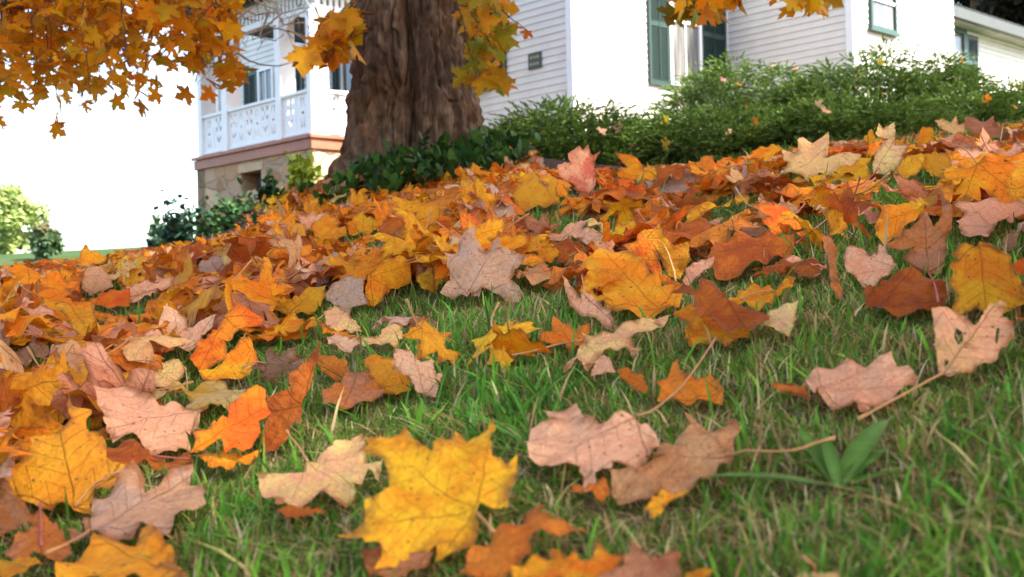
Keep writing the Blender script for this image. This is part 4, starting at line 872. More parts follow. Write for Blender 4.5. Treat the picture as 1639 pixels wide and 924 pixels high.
# leaves on the tree: simple folded maple blades, one mesh for the crown
def simple_leaf(pts):
    P = np.array(pts); return P
S_HALF = HALF[[1, 3, 5, 6, 8, 9, 11, 13, 14, 15, 17, 18, 20, 21, 24]]
def crown_shapes(half):
    r = np.vstack([[(0, 0)], half, [(0, 1)]]); m = len(half)
    L = np.vstack([half*[-1, 1]])
    V = np.vstack([r, L])      # 0 base, 1..m right, m+1 tip, m+2.. left
    fr = np.arange(0, m+2); fl = np.concatenate([[0], [m+1], np.arange(m+1+m, m+1, -1)])
    return V, fr, fl
CV, CFR, CFL = crown_shapes(S_HALF)
LOWH = np.array([(.42,-.14),(.34,.10),(.78,.40),(.30,.46),(.32,.68)]); LV, LFR, LFL = crown_shapes(LOWH)
def leaf_cloud(pos, size, droop, cols, shape, curl=.35):
    V0, fr, fl = shape; n = len(pos); m = len(V0)
    x, y = V0[:, 0], V0[:, 1]
    fold = rng.uniform(.05, .5, n)[:, None]*np.abs(x)[None]*curl*2 - rng.uniform(0, .5, n)[:, None]*(y**2)[None]*curl
    P = np.stack([np.repeat(x[None], n, 0), np.repeat(y[None], n, 0), -fold], -1)*size[:, None, None]
    az = rng.uniform(0, 6.283, n); el = np.radians(rng.normal(-droop, 24, n)); ro = rng.normal(0, .9, n)
    d = np.stack([np.cos(az)*np.cos(el), np.sin(az)*np.cos(el), np.sin(el)], -1)
    s = np.cross(d, [0, 0, 1.]); s /= np.maximum(np.linalg.norm(s, axis=1, keepdims=True), 1e-6); t = np.cross(s, d)
    s2 = s*np.cos(ro)[:, None] + t*np.sin(ro)[:, None]; t2 = np.cross(s2, d)
    W = P[..., :1]*s2[:, None] + P[..., 1:2]*d[:, None] + P[..., 2:]*t2[:, None] + pos[:, None]
    b = np.arange(n)[:, None]*m
    c1 = np.ones((n, m, 4)); c1[..., :3] = cols[:, None]; c2 = c1.copy(); c2[..., :3] *= rng.uniform(.6, 1.25, (n, 1, 3)); c2[..., 3] = rng.random((n, 1))
    return W.reshape(-1, 3), [b+fr, b+fl], c1.reshape(-1, 4), c2.reshape(-1, 4)
TW = MB(); LP = []; LC = []; LS = []
def pick(cols, n): c = np.array(cols); return c[rng.integers(len(c), size=n)]*rng.uniform(.75, 1.2, (n, 1))
def hang(poly, n_tw, per, y0, y1, cols, size, top_y=-70, spread=.10, src=None):
    poly = np.array(poly, float); lo, hi = poly.min(0), poly.max(0); k = 0; tries = 0
    while k < n_tw and tries < 3000:
        tries += 1
        e = rng.uniform(lo, hi)
        if not inside(poly, e[None])[0]: continue
        k += 1; Y = rng.uniform(y0, y1)
        st = np.array([e[0]+rng.normal(0, 45) if src is None else src[0]+rng.normal(0, 6), top_y if src is None else src[1]+rng.normal(0, 8)])
        if src is None: st[1] = min(st[1], e[1]-rng.uniform(60, 160))
        us, es = ue(*st); ue_, ee_ = ue(*e); Y0 = Y + rng.uniform(-.3, .3)
        a = Vector((float(us)*Y0, Y0, float(es)*Y0)); b = Vector((float(ue_)*Y, Y, float(ee_)*Y))
        p = path(a, b, .03, 7, .3); tube(TW, p, [.0045-.0005*i for i in range(7)], 4)
        pts = []
        for _ in range(per*3):
            if len(pts) >= per: break
            t = rng.uniform(.3, 1.0)**.45; i = min(int(t*6), 5); base = p[i].lerp(p[i+1], t*6-i)
            q = np.array(base) + rng.normal(0, spread, 3)*[1, 1, .8]
            if not inside(poly, to_px(q[None]))[0]: continue
            pts.append(q); tube(TW, [base, Vector(q)], [.0014, .0009], 3)
        if pts: LP.append(np.array(pts)); LC.append(pick(cols, len(pts))); LS.append(rng.uniform(size*.75, size*1.15, len(pts)))
OR = [(.78,.33,.013), (.72,.27,.011), (.80,.41,.016), (.66,.31,.014), (.76,.37,.015)]
YG = [(.36,.32,.03), (.46,.34,.03), (.62,.33,.025), (.66,.28,.02), (.30,.30,.03)]
R1 = [(-60,-60),(385,-60),(372,60),(372,88),(350,100),(318,92),(300,140),(272,110),(238,95),(258,150),(225,170),(190,165),(150,195),(115,205),(85,222),(55,222),(28,190),(0,205),(-60,210)]
hang(R1, 108, 8, 4.6, 6.8, OR, .078)
hang([(-60,-60),(375,-60),(368,70),(310,75),(230,70),(150,90),(60,105),(-60,110)], 24, 8, 4.6, 6.4, OR, .088)
hang([(320,95),(385,100),(385,165),(345,165),(318,140)], 4, 4, 5.2, 5.8, OR+YG[:2], .085, src=(350, 20), spread=.05)
hang([(300,60),(372,60),(376,110),(330,150),(296,150)], 6, 5, 5.2, 6.0, OR, .09, src=(335, -40))
hang([(212,135),(262,140),(258,165),(220,168)], 2, 3, 5.4, 5.8, OR, .09, src=(200, 60), spread=.06)
hang([(-20,240),(28,246),(28,262),(-20,262)], 2, 3, 5.0, 5.6, [(.7,.36,.03)], .07, src=(-60, 180), spread=.05)
hang([(468,110),(482,78),(505,55),(528,22),(570,5),(574,80),(545,92),(520,98),(492,128),(474,130)], 12, 5, 5.0, 5.5, OR+[(.6,.3,.02)], .105, src=(590, -10), spread=.07)
hang([(748,-20),(800,-20),(812,30),(800,62),(785,85),(772,92),(800,105),(838,142),(822,150),(795,138),(748,132)], 15, 5, 4.9, 5.5, YG, .10, src=(735, -20), spread=.07)
hang([(800,30),(850,45),(842,58),(805,50)], 2, 3, 5.0, 5.3, [(.68,.2,.02)], .05, src=(770, -10), spread=.03)
hang([(1076,-20),(1192,-20),(1186,8),(1152,26),(1125,24),(1095,30),(1078,22)], 9, 5, 4.2, 4.9, OR+YG, .09, src=(1130, -90), spread=.06)
hang([(1243,-20),(1338,-20),(1334,16),(1300,16),(1280,18),(1246,6)], 6, 4, 4.2, 4.9, OR, .08, src=(1290, -90), spread=.06)
for poly, k_, per_, y0_, y1_, cl_ in (([(-260,-460),(420,-460),(420,-50),(-260,-50)], 70, 9, 4.4, 7.2, OR), ([(420,-460),(900,-460),(900,-35),(420,-35)], 34, 8, 4.6, 5.5, OR+YG), ([(900,-460),(1500,-460),(1500,-35),(900,-35)], 48, 9, 4.0, 5.4, OR+YG), ([(-700,-300),(-60,-300),(-60,190),(-700,150)], 60, 9, 4.6, 7.2, OR)):
    hang(poly, k_, per_, y0_, y1_, cl_, .09, top_y=-620, spread=.14)
for a_, b_ in (((-.5, 6, 2.6), (-2.6, 5.6, 2.1)), ((-2.6, 5.6, 2.1), (-4.6, 5.2, 1.9)), ((-.5, 6, 2.7), (.9, 5.0, 2.2)), ((.9, 5.0, 2.2), (2.3, 4.5, 2.0)), ((-.5, 6, 2.5), (-1.8, 4.9, 2.0))):
    lm_ = MB(); tube(lm_, path(a_, b_, .06, 7), [.045-.004*i for i in range(7)], 8); keep(lm_.build('limb', M['bark'], None, smooth=True), troot)
# the limb whose end shows in the upper corner
u0, e0 = ue(-60, -18); u1, e1 = ue(36, 12)
lm = MB(); tube(lm, path((float(u0)*5.2-1.2, 5.0, float(e0)*5.2+.35), (float(u1)*5.0, 5.0, float(e1)*5.0), 0, 5, .05), [.04, .035, .03, .024, .014], 8)
keep(lm.build('limb', M['bark'], None, smooth=True), troot)
keep(TW.build('twig', M['twig'], None), troot)
pos = np.concatenate(LP); W, fg, c1, c2 = leaf_cloud(pos, np.concatenate(LS), 38, np.concatenate(LC), (CV, CFR, CFL))
# overhead crown, out of view: shifted sunward and shaped to shade the lawn
n = 15500
d = rng.normal(0, 1, (n*2, 3)); d /= np.linalg.norm(d, axis=1, keepdims=True); rr = rng.random(n*2)**(1/2.2)
cc = np.array([5.0, .9, 6.3]); P = cc + d*rr[:, None]*[8.2, 8.2, 3.3]
cl = rng.normal(0, 1, (260, 3)); cl /= np.linalg.norm(cl, axis=1, keepdims=True); cl = cc + cl*(rng.random((260, 1))**.4)*[8, 8, 3.1]
near = np.array([np.min(((p-cl)**2).sum(1)) for p in P]); P = P[(near < 1.3**2)]; P = np.concatenate([P, np.array([-1.6, 6.4, 6.6]) + d[-7000:]*rr[-7000:, None]*[5.6, 5.6, 3.2]])  # second leaf mass added by the trunk to cut skylight on the porch walls
pp = to_px(P); infr = (P[:, 1] > -.2) & (P[:, 2] < .285*np.maximum(P[:, 1], 0) + .45); P = P[~infr & (P[:, 2] > 2.6)]
P = P[rng.permutation(len(P))][:n+5000]; print('crown leaves', len(P))
W2, fg2, c12, c22 = leaf_cloud(P, rng.uniform(.15, .21, len(P)), 30, pick(OR+YG, len(P)), (LV, LFR, LFL))
o_ = len(W)
keep(mesh_np('crown', np.concatenate([W, W2]), fg + [f + o_ for f in fg2], M['crown'], {'c1': np.concatenate([c1, c12]), 'c2': np.concatenate([c2, c22])}), troot)
# bare pale twigs hanging before the porch
BT = MB()
def px3(px, py, Y): u, e = ue(px, py); return Vector((float(u)*Y, Y, float(e)*Y))
for pts in ([(362,-20),(385,12),(410,24),(430,20),(452,22),(480,14),(505,12),(520,25)], [(362,-20),(375,10),(392,30),(415,34)], [(452,22),(440,30),(428,42),(470,52),(505,66)], [(395,-10),(420,8),(448,18)],
            [(430,20),(415,60),(440,66)], [(380,85),(398,97),(418,104),(445,106),(470,100)], [(440,14),(452,40),(485,36)], [(405,10),(380,30),(372,38)], [(428,42),(410,48)], [(470,52),(484,62),(490,70)], [(420,-20),(424,15),(432,18)], [(505,12),(512,30),(518,22)], [(365,92),(380,86),(372,80)]):
    p = [px3(a+rng.normal(0, 1), b, 5.7) for a, b in pts]; tube(BT, p, [.0065*(1-.8*i/len(p)) for i in range(len(p))], 5)
for _ in range(40):
    x, y = rng.uniform(375, 520), rng.uniform(0, 70); a = px3(x, y, 5.7 + rng.normal(0, .12)); tube(BT, [a, a+Vector(rng.normal(0, .03, 3)), a+Vector(rng.normal(0, .08, 3))], [.003, .002, .001], 4)
keep(BT.build('bare_branch', M['twig_pale'], None, smooth=True), troot)

# ------------------------------------------------------------------ ground cover round the trunk
def oval_leaves(base, dirs, ln, wd, cols):
    n = len(base); d = dirs/np.linalg.norm(dirs, axis=1, keepdims=True); s = np.cross(d, [0, 0, 1.]) + rng.normal(0, .25, (n, 3)); s /= np.linalg.norm(s, axis=1, keepdims=True); nn = np.cross(s, d)
    V = np.zeros((n, 8, 3)); L, Wd = ln[:, None], wd[:, None]
    for k, (t, w, lift) in enumerate(((0, 0, 0), (.3, .8, .06), (.6, 1, .08), (.85, .6, .03))):
        c = base + d*L*t - nn*L*lift*.5
        if k == 0: V[:, 0] = c
        else: V[:, 2*k-1] = c - s*Wd*w + nn*Wd*.25; V[:, 2*k] = c + s*Wd*w + nn*Wd*.25
    V[:, 7] = base + d*L - nn*0*L
    b = np.arange(n)[:, None]*8
    C = np.ones((n, 8, 4)); C[..., :3] = cols[:, None]
    return V.reshape(-1, 3), [b+[0, 2, 1], b+[5, 6, 7]], [b+[1, 2, 4, 3], b+[3, 4, 6, 5]], C.reshape(-1, 4)
B, D = [], []
gs = []
while len(gs) < 190:
    px, Y = rng.uniform(405, 850), rng.uniform(4.75, 6.2); u, _ = ue(px, 300); X = float(u)*Y
    if math.hypot(X-TREE[0], Y-TREE[1]) < .40 or math.hypot(X-TREE[0], (Y-TREE[1])*.9) > 1.25: continue
    if X < -.75 and rng.random() < .6: continue
    if .5+.5*math.sin(X*9+1)*math.cos(Y*7) < .22*rng.random(): continue
    gs.append((X, Y))
GSt = MB()
for X, Y in gs:
    g = float(terr(X, Y)); h = rng.uniform(.03, .08)+.045*(X > -.75); tip = np.array([X+rng.normal(0, .03), Y+rng.normal(0, .03), g+h])
    for k in range(rng.integers(5, 10)):
        t = rng.uniform(.35, 1.05); az = rng.uniform(0, 6.283); el = rng.uniform(.1, 1.2)
        B.append(np.array([X, Y, g])*(1-t) + tip*t); D.append((math.cos(az)*math.cos(el), math.sin(az)*math.cos(el), math.sin(el)))
B, D = np.array(B), np.array(D); n = len(B)
V, t3, t4, C = oval_leaves(B, D, rng.uniform(.045, .085, n), rng.uniform(.013, .021, n), pick([(.03,.075,.014), (.045,.11,.02), (.02,.05,.011), (.07,.14,.025)], n))
tag(mesh_np('ground_cover', V, t3+t4, M['green'], {'c1': C}, smooth=True), 'glossy dark green ground cover round the maple trunk', None, None, 'stuff')

# ------------------------------------------------------------------ junipers
CAUGHT = []
def juniper(px, ptop, Y, half_px, depth, label, n=1500):
    u, e = ue(px, ptop); X = float(u)*Y; gz = float(terr(X, Y)); H = max(float(e)*Y - gz, .3)*.93; Wd = half_px*Y/F
    root = tag(empty('juniper_shrub', (X, Y, gz)), label, 'shrub', 'green junipers in front of the house')
    lob = [(rng.uniform(-.75, .75), rng.uniform(-.6, .3), rng.uniform(.55, 1.0)) for _ in range(9)]
    n = int(n*1.8); H *= 1.08; base, dirs, tone = [], [], []
    tufts = []
    while len(tufts) < 170:
        x, y = rng.uniform(-1, 1), rng.uniform(-1, .7); q = x*x + y*y
        if q > 1: continue
        top_ = (1-q)**.5*(.82+.18*max(h*math.exp(-((x-a)**2+(y-b)**2)/.08) for a, b, h in lob))
        tufts.append((x, y, top_*rng.random()**.35, rng.uniform(.6, 1.25)))
    while len(base) < n:
        x, y, zt, sz = tufts[rng.integers(170)]; d = rng.normal(0, 1, 3); d /= np.linalg.norm(d); k = rng.random()**.4; r_ = .165*sz
        p = np.array([X + x*Wd, Y + y*depth, gz + zt*H]) + d*k*r_*[1.15, 1.0, .55]
        if p[2] < gz: continue
        base.append(p); o = d*[1, 1, .45] + [x*.7, y*.5-.2, .12] + rng.normal(0, .28, 3); dirs.append(o); tone.append(np.clip(.42 + .55*d[2]*k + .28*(zt-.4) + rng.normal(0, .08), 0, 1.2)*(.5+.5*k))  # tufts coloured lighter on top and darker inside: shade put into the colour
    base, dirs, tone = np.array(base), np.array(dirs), np.array(tone); dirs /= np.linalg.norm(dirs, axis=1, keepdims=True)
    K = 24; VV, CC = [], []
    ln = rng.uniform(.085, .16, n); up = np.array([0, 0, 1.]); s = np.cross(dirs, up); s /= np.maximum(np.linalg.norm(s, axis=1, keepdims=True), 1e-6); t = np.cross(s, dirs)
    for k in range(K):
        f = k/(K-1); a = rng.uniform(-1.25, 1.25, n)*(1-f*.7); b = rng.uniform(-.5, .6, n)*(1-f*.5)
        st = base + dirs*(ln*f*.85)[:, None] - up*(ln*.15*f*f)[:, None]
        dd = dirs + s*a[:, None]*.8 + t*b[:, None]*.6; dd /= np.linalg.norm(dd, axis=1, keepdims=True)
        L = ln*rng.uniform(.16, .30, n); w = np.cross(dd, rng.normal(0, 1, (n, 3))); w /= np.linalg.norm(w, axis=1, keepdims=True); w *= rng.uniform(.003, .0055, n)[:, None]
        m = st + dd*(L*.5)[:, None]
        VV.append(np.stack([st - w*.5, m - w, st + dd*L[:, None], m + w], 1))
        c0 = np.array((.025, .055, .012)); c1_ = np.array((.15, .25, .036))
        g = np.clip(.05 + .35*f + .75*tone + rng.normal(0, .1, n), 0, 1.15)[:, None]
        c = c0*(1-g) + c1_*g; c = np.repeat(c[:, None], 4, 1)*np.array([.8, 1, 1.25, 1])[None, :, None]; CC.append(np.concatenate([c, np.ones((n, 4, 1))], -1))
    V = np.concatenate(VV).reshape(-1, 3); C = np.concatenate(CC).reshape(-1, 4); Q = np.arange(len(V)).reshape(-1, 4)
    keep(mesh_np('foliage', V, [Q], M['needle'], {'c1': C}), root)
    st = MB()
    for _ in range(26):
        i = rng.integers(n); tube(st, path((X+rng.normal(0, .08), Y+rng.normal(0, .08), gz), base[i], .04, 5), [.018, .014, .01, .007, .003], 5)
    keep(st.build('branch', M['twig'], None, smooth=True), root)
    idx = np.argsort(-tone)[:n//2]; 
    for i in rng.choice(idx, int(10+Wd*11), replace=False): CAUGHT.append(base[i] + dirs[i]*.05 + [0, -.07, -.01])
juniper(905, 168, 8.4, 150, .9, 'low spreading juniper beside the maple trunk', 2400)
juniper(1140, 186, 7.9, 165, .8, 'low spreading juniper in front of the two taller ones', 1900)
juniper(1180, 84, 10.6, 158, 1.1, 'tall juniper below the green shuttered window', 2300)
juniper(1400, 82, 9.8, 190, 1.1, 'tall broad juniper in front of the bright white corner wall', 2600)
juniper(1350, 196, 7.4, 150, .7, 'low juniper on the crest under the tall broad one', 1500)
juniper(1650, 142, 9.4, 110, 1.0, 'low juniper in front of the rear wing siding', 1300)
juniper(1540, 168, 8.2, 130, .8, 'low juniper between the broad juniper and the rear wing', 1500)
P = np.array(CAUGHT); W, fg, c1, c2 = leaf_cloud(P, rng.uniform(.045, .08, len(P)), 10, pick([(.72,.45,.05), (.7,.42,.26), (.68,.26,.03), (.74,.55,.36), (.72,.48,.3)], len(P)), (CV, CFR, CFL))
tag(mesh_np('caught_leaves', W, fg, M['crown'], {'c1': c1, 'c2': c2}), 'small fallen leaves caught on the junipers', None, None, 'stuff')

# ------------------------------------------------------------------ leafy shrubs and distant trees
def bush(name, label, cat, px, ptop, Y, half_px, n, ls, cols, depth=None, airy=1.0, mat='green', group=None, gz=None):
    u, e = ue(px, ptop); X = float(u)*Y; gz = float(terr(X, Y)) if gz is None else gz; H = max(float(e)*Y - gz, .2); Wd = half_px*Y/F; dp = depth or Wd
    root = tag(empty(name, (X, Y, gz)), label, cat, group); mb = MB(); tips = []
    for _ in range(int(14*airy)+4):
        q = rng.normal(0, .5, 2); e_ = Vector((X+q[0]*Wd, Y+q[1]*dp, gz + H*rng.uniform(.5, .97)*max(.35, 1-.45*(q@q)))); p = path((X+rng.normal(0, .1)*Wd, Y, gz), e_, .02, 6, .4); tube(mb, p, [.012*(1-.14*i)*max(H, .6) for i in range(6)], 5); tips += p[1:]
        for _ in range(3):
            b = p[rng.integers(2, 6)]; t = b + Vector((rng.normal(0, .28)*Wd, rng.normal(0, .28)*dp, rng.uniform(-.08, .16)*H)); tube(mb, [b, (b+t)/2+Vector((0, 0, .02)), t], [.005*H, .004*H, .002*H], 4); tips += [(b+t)/2, t]
    keep(mb.build('branch', M['twig'], None, smooth=True), root)
    T = np.array([tuple(t) for t in tips]); i = rng.integers(len(T), size=n); B = T[i] + rng.normal(0, .09, (n, 3))*[Wd, dp, H]
    D = rng.normal(0, 1, (n, 3)) + [0, 0, .35]
    V, t3, t4, C = oval_leaves(B, D, rng.uniform(.7, 1.3, n)*ls, rng.uniform(.25, .4, n)*ls, pick(cols, n))
    keep(mesh_np('foliage', V, t3+t4, M[mat], {'c1': C}, smooth=True), root); return root
DG = [(.03,.075,.022), (.045,.11,.03), (.022,.055,.018), (.06,.12,.03)]
bush('foundation_shrub', 'dark green shrub against the stone foundation', 'shrub', 375, 318, 14.0, 75, 2600, .09, DG)
bush('airy_shrub', 'airy dark shrub outlined against the sky by the porch corner', 'shrub', 282, 312, 12.0, 46, 620, .085, [(.022,.07,.035), (.035,.09,.045), (.02,.05,.03)], airy=.8)
bush('yellow_shrub', 'bright yellow green shrub under the porch corner', 'shrub', 482, 244, 9.0, 34, 620, .085, [(.32,.42,.05), (.42,.48,.06), (.24,.34,.04)], airy=.5)
bush('foundation_shrub', 'low green shrub between the yellow shrub and the maple trunk', 'shrub', 440, 292, 9.5, 45, 900, .07, DG)
bush('distant_shrub', 'pale green distant bush beyond the airy shrub', 'shrub', 252, 345, 26, 22, 900, .16, [(.10,.2,.05), (.14,.24,.07)], mat='soft')
def tree(name, label, px, ptop, pbot, Y, half_px, n, ls, cols, trunk_r, group=None, cone=False, tip=None):
    u, e = ue(px, ptop); _, eb = ue(px, pbot); X = float(u)*Y; zt = float(e)*Y; gz = float(terr(X, Y)); zb = max(float(eb)*Y, gz + .05*(zt-gz)); Wd = half_px*Y/F
    root = tag(empty(name, (X, Y, gz)), label, 'tree', group); mb = MB(); H = zt-zb
    tube(mb, path((X, Y, gz-.2), (X, Y, zb+H*.8), 0, 6, .1), [trunk_r*(1-.14*i) for i in range(6)], 8)
    cl, cr_ = [], []
    for _ in range(60 if not cone else 90):
        if cone: h = rng.random()**1.3; r = Wd*(1-h)*.95+.05*Wd; a = rng.uniform(0, 6.283); k = rng.uniform(.5, 1); cl.append((X+math.cos(a)*r*k, Y+math.sin(a)*r*k, zb+h*H*.97)); cr_.append(.16*Wd+.12*Wd*(1-h))
        else:
            d = rng.normal(0, 1, 3); d /= np.linalg.norm(d); k = rng.random()**.35; cl.append((X+d[0]*Wd*k*.8, Y+d[1]*Wd*k*.8, zb+H*.45+d[2]*H*.46*k)); cr_.append(Wd*rng.uniform(.16, .28))
    cl, cr_ = np.array(cl), np.array(cr_)
    for i in range(0, len(cl), 4): tube(mb, path((X, Y, min(cl[i][2]*.6+zb*.4, cl[i][2]-.1)), cl[i], .03, 4), [trunk_r*.35, trunk_r*.25, trunk_r*.15, trunk_r*.05], 5)
    keep(mb.build('trunk', M['bark'], None, smooth=True), root)
    i = rng.integers(len(cl), size=n); d = rng.normal(0, 1, (n, 3)); d /= np.linalg.norm(d, axis=1, keepdims=True); B = cl[i] + d*(cr_[i]*rng.random(n)**.4)[:, None]*[1, 1, .8]
    cc_ = pick(cols, n)*rng.uniform(.9, 1.12, (len(cl), 1))[i]
    if tip is not None: k = np.clip((B[:, 2]-zb)/H*1.6-.75, 0, 1)[:, None]*(rng.random((n, 1)) < .75); cc_ = cc_*(1-k) + np.array(tip)*k
    V, t3, t4, C = oval_leaves(B, rng.normal(0, 1, (n, 3)), rng.uniform(.7, 1.3, n)*ls, rng.uniform(.3, .45, n)*ls, cc_)
    keep(mesh_np('crown', V, t3+t4, M['soft'], {'c1': C}), root)
tree('distant_tree', 'large pale yellow green tree beyond the far lawn', 8, 286, 470, 62, 64, 8000, .30, [(.38,.46,.16), (.46,.52,.20), (.30,.40,.13)], .25)  # foliage colours made paler to stand in for distance haze
tree('distant_tree', 'small dark tree with rusty top on the far lawn', 73, 350, 440, 50, 27, 2600, .22, [(.10,.17,.08), (.14,.20,.09)], .1, tip=(.24,.10,.05))
for px, Y, h, lab in ((1560, 36, -330, 'dark evergreen directly above the eave of the rear wing'), (1640, 33, -300, 'dark evergreen behind the outer end of the rear wing roof'), (1590, 42, -420, 'tallest dark evergreen deep behind the rear wing')):
    tree('evergreen_tree', lab, px, h, 60, Y, 110, 7000, .42, [(.028,.032,.018), (.045,.035,.022), (.02,.024,.014)], .3, 'dark evergreens behind the rear wing')
# ------------------------------------------------------------------ house
dA, dB = np.array([-.683, .730]), np.array([.730, .683]); nA, nB = np.array([-.730, -.683]), np.array([.683, -.730])
class Wall:
    """a vertical plane: origin O (x,y), direction d, outward normal n"""
    def __init__(s, O, d, n): s.O, s.d, s.n = np.array(O, float), d, n
    def tz(s, px, py):
        u, e = (float(k) for k in ue(px, py)); t = (s.O[0]-u*s.O[1])/(u*s.d[1]-s.d[0]); return t, e*(s.O[1]+s.d[1]*t)
    def p(s, t, z, off=0): q = s.O + s.d*t + s.n*off; return (q[0], q[1], z)
    def box(s, mb, t0, t1, z0, z1, o0, o1):
        t0, t1 = min(t0, t1), max(t0, t1)
        mb.hexa([s.p(t0, z0, o0), s.p(t1, z0, o0), s.p(t1, z0, o1), s.p(t0, z0, o1)], [s.p(t0, z1, o0), s.p(t1, z1, o0), s.p(t1, z1, o1), s.p(t0, z1, o1)])
        return mb
def yat(px, py, Y): u, e = ue(px, py); return float(u)*Y, Y
C0 = np.array(yat(498, 150, 18.0)); C1 = np.array(yat(916, 100, 18.1))
PA, PB = Wall(C0, dA, nA), Wall(C0, dB, nB)
A1, B1 = Wall(C1, dA, nA), Wall(C1, dB, nB)
t2, _ = B1.tz(1162, 100); C2 = B1.O + dB*t2; A2 = Wall(C2, -dA, nA)
t3, _ = A2.tz(1364, 60); C3 = A2.O - dA*t3; B2 = Wall(C3, dB, nB)
t4, _ = B2.tz(1526, 60); C4 = B2.O + dB*t4
W0 = C4 - nB*1.9 + dB*(-1.0); BW = Wall(W0, dB, nB)
ZT = 7.0; ZB = .55
hroot = tag(empty('house', (C1[0], C1[1], float(terr(*C1)))), 'white clapboard farmhouse with green shutters and a carved porch', 'house')
hk = lambda o: keep(o, hroot)
def siding(w, t0, t1, z0, z1, name='siding_wall', lap=.118):
    t0, t1 = min(t0, t1), max(t0, t1); mb = MB(); z = z0; V = []; Fc = []; k = 0
    n = int((z1-z0)/lap)+1
    for i in range(n):
        za, zb = z0+i*lap, z0+(i+1)*lap; j = rng.normal(0, .0012)
        V += [w.p(t0, za, .0), w.p(t1, za, .0), w.p(t0, za, .020+j), w.p(t1, za, .020+j), w.p(t0, zb, .003), w.p(t1, zb, .003)]
        Fc += [(k, k+1, k+3, k+2), (k+2, k+3, k+5, k+4)]; k += 6
    mb.add(V, Fc); return hk(mb.build(name, M['siding']))
tA1, _ = A1.tz(330, 120)
siding(A1, .10, tA1, ZB, ZT); siding(B1, .10, t2-.07, ZB, ZT); siding(A2, .07, t3-.10, ZB, ZT); siding(B2, .10, t4, ZB, ZT)
def cboard(w, t0, t1, name='corner_board', off=.032): m = MB(); w.box(m, t0, t1, ZB, ZT, -.02, off); return hk(m.build(name, M['white'], bevel=.004))
cboard(A1, 0, .10); cboard(B1, -.03, .10); cboard(B1, t2-.07, t2); cboard(A2, .032, .07, off=.03); cboard(A2, t3-.10, t3); cboard(B2, -.03, .10)
# body behind the siding, with a plain hipped roof (out of the picture)
m = MB(); e1 = A1.p(tA1, 0)[:2]; back = np.array(e1)+dB*8
loop = [C1, C2, C3, C4, C4+dA*7+dB*0, back, np.array(e1)]
loop = [np.array(q)-nA*.03-nB*.03 for q in loop]
m.add([(q[0], q[1], ZB) for q in loop]+[(q[0], q[1], ZT) for q in loop], [(i, (i+1) % 7, 7+(i+1) % 7, 7+i) for i in range(7)]+[tuple(range(7, 14))])
hk(m.build('wall_core', M['siding']))
m = MB(); cen = np.mean([np.array(q) for q in loop], 0); ov = [np.array(q)+(np.array(q)-cen)*.06 for q in loop]
m.add([(q[0], q[1], ZT+.02) for q in ov]+[(q[0], q[1], ZT+.2) for q in ov]+[(cen[0], cen[1], ZT+2.6)], [(i, (i+1) % 7, 7+(i+1) % 7, 7+i) for i in range(7)]+[tuple(range(7))[::-1]]+[(7+i, 7+(i+1) % 7, 14) for i in range(7)])
hk(m.build('roof', M['roof']))

def shutter(w, t0, t1, z0, z1, mat='shutter', off=.03):
    t0, t1 = min(t0, t1), max(t0, t1); m = MB(); st = .055; o = off
    w.box(m, t0, t0+st, z0, z1, o, o+.035); w.box(m, t1-st, t1, z0, z1, o, o+.035)
    zs = [z0, z0+(z1-z0)*.5, z1]
    for z in zs: zz_ = min(max(z-.045, z0), z1-.09); w.box(m, t0+st, t1-st, zz_, zz_+.09, o+.002, o+.033)
    z = z0+.09
    while z < z1-.09:
        if abs(z - zs[1]) > .06:
            m.hexa([w.p(t0+st, z, o+.004), w.p(t1-st, z, o+.004), w.p(t1-st, z-.022, o+.03), w.p(t0+st, z-.022, o+.03)], [w.p(t0+st, z+.007, o+.004), w.p(t1-st, z+.007, o+.004), w.p(t1-st, z-.015, o+.03), w.p(t0+st, z-.015, o+.03)])
        z += .036
    w.box(m, t0+st, t1-st, z0+.05, z1-.05, o-.004, o+.003)
    w.box(m, (t0+t1)/2-.008, (t0+t1)/2+.008, z0+.1, z1-.1, o+.031, o+.042)
    return hk(m.build('shutter', M[mat]))
def window(w, t0, t1, z0, z1, frame='white', sill=None, glass='glass', rail=.5, mull=True, off=.045, fw=.07):
    t0, t1 = min(t0, t1), max(t0, t1); m = MB(); o = off
    for a, b, c, d in ((t0, t0+fw, z0, z1), (t1-fw, t1, z0, z1), (t0+fw, t1-fw, z1-fw, z1), (t0+fw, t1-fw, z0, z0+fw*.8)): w.box(m, a, b, c, d, o-.02, o+.03)
    root = hk(m.build('window', M[frame], bevel=.003))
    def sub(mb, nm, mt): x = mb.build(nm, M[mt]); x.parent = root; x.matrix_parent_inverse = root.matrix_parent_inverse.copy() if False else (root.matrix_parent_inverse @ Matrix()).inverted() @ root.matrix_parent_inverse; return x
    s = MB(); zr = z0+(z1-z0)*rail; w.box(s, t0+fw, t1-fw, zr-.025, zr+.025, o-.01, o+.018)
    if mull: w.box(s, (t0+t1)/2-.014, (t0+t1)/2+.014, z0+fw*.8, zr-.025, o-.008, o+.012); w.box(s, (t0+t1)/2-.014, (t0+t1)/2+.014, zr+.025, z1-fw, o-.008, o+.012)
    so = MB(); w.box(so, t0+fw*.6, t1-fw*.6, z0+fw*.4, z1-fw*.6, o-.016, o-.012)
    S = s.build('sash', M['white']); S.parent = root; S.matrix_parent_inverse = Matrix.Translation(hroot.location).inverted() @ Matrix.Translation(hroot.location)
    G = so.build('pane', M[glass]); G.parent = root
    if sill: q = MB(); w.box(q, t0-.06, t1+.04, z0-.055, z0-.004, o-.02, o+.06); Q = q.build('sill', M[sill]); Q.parent = root
    return root
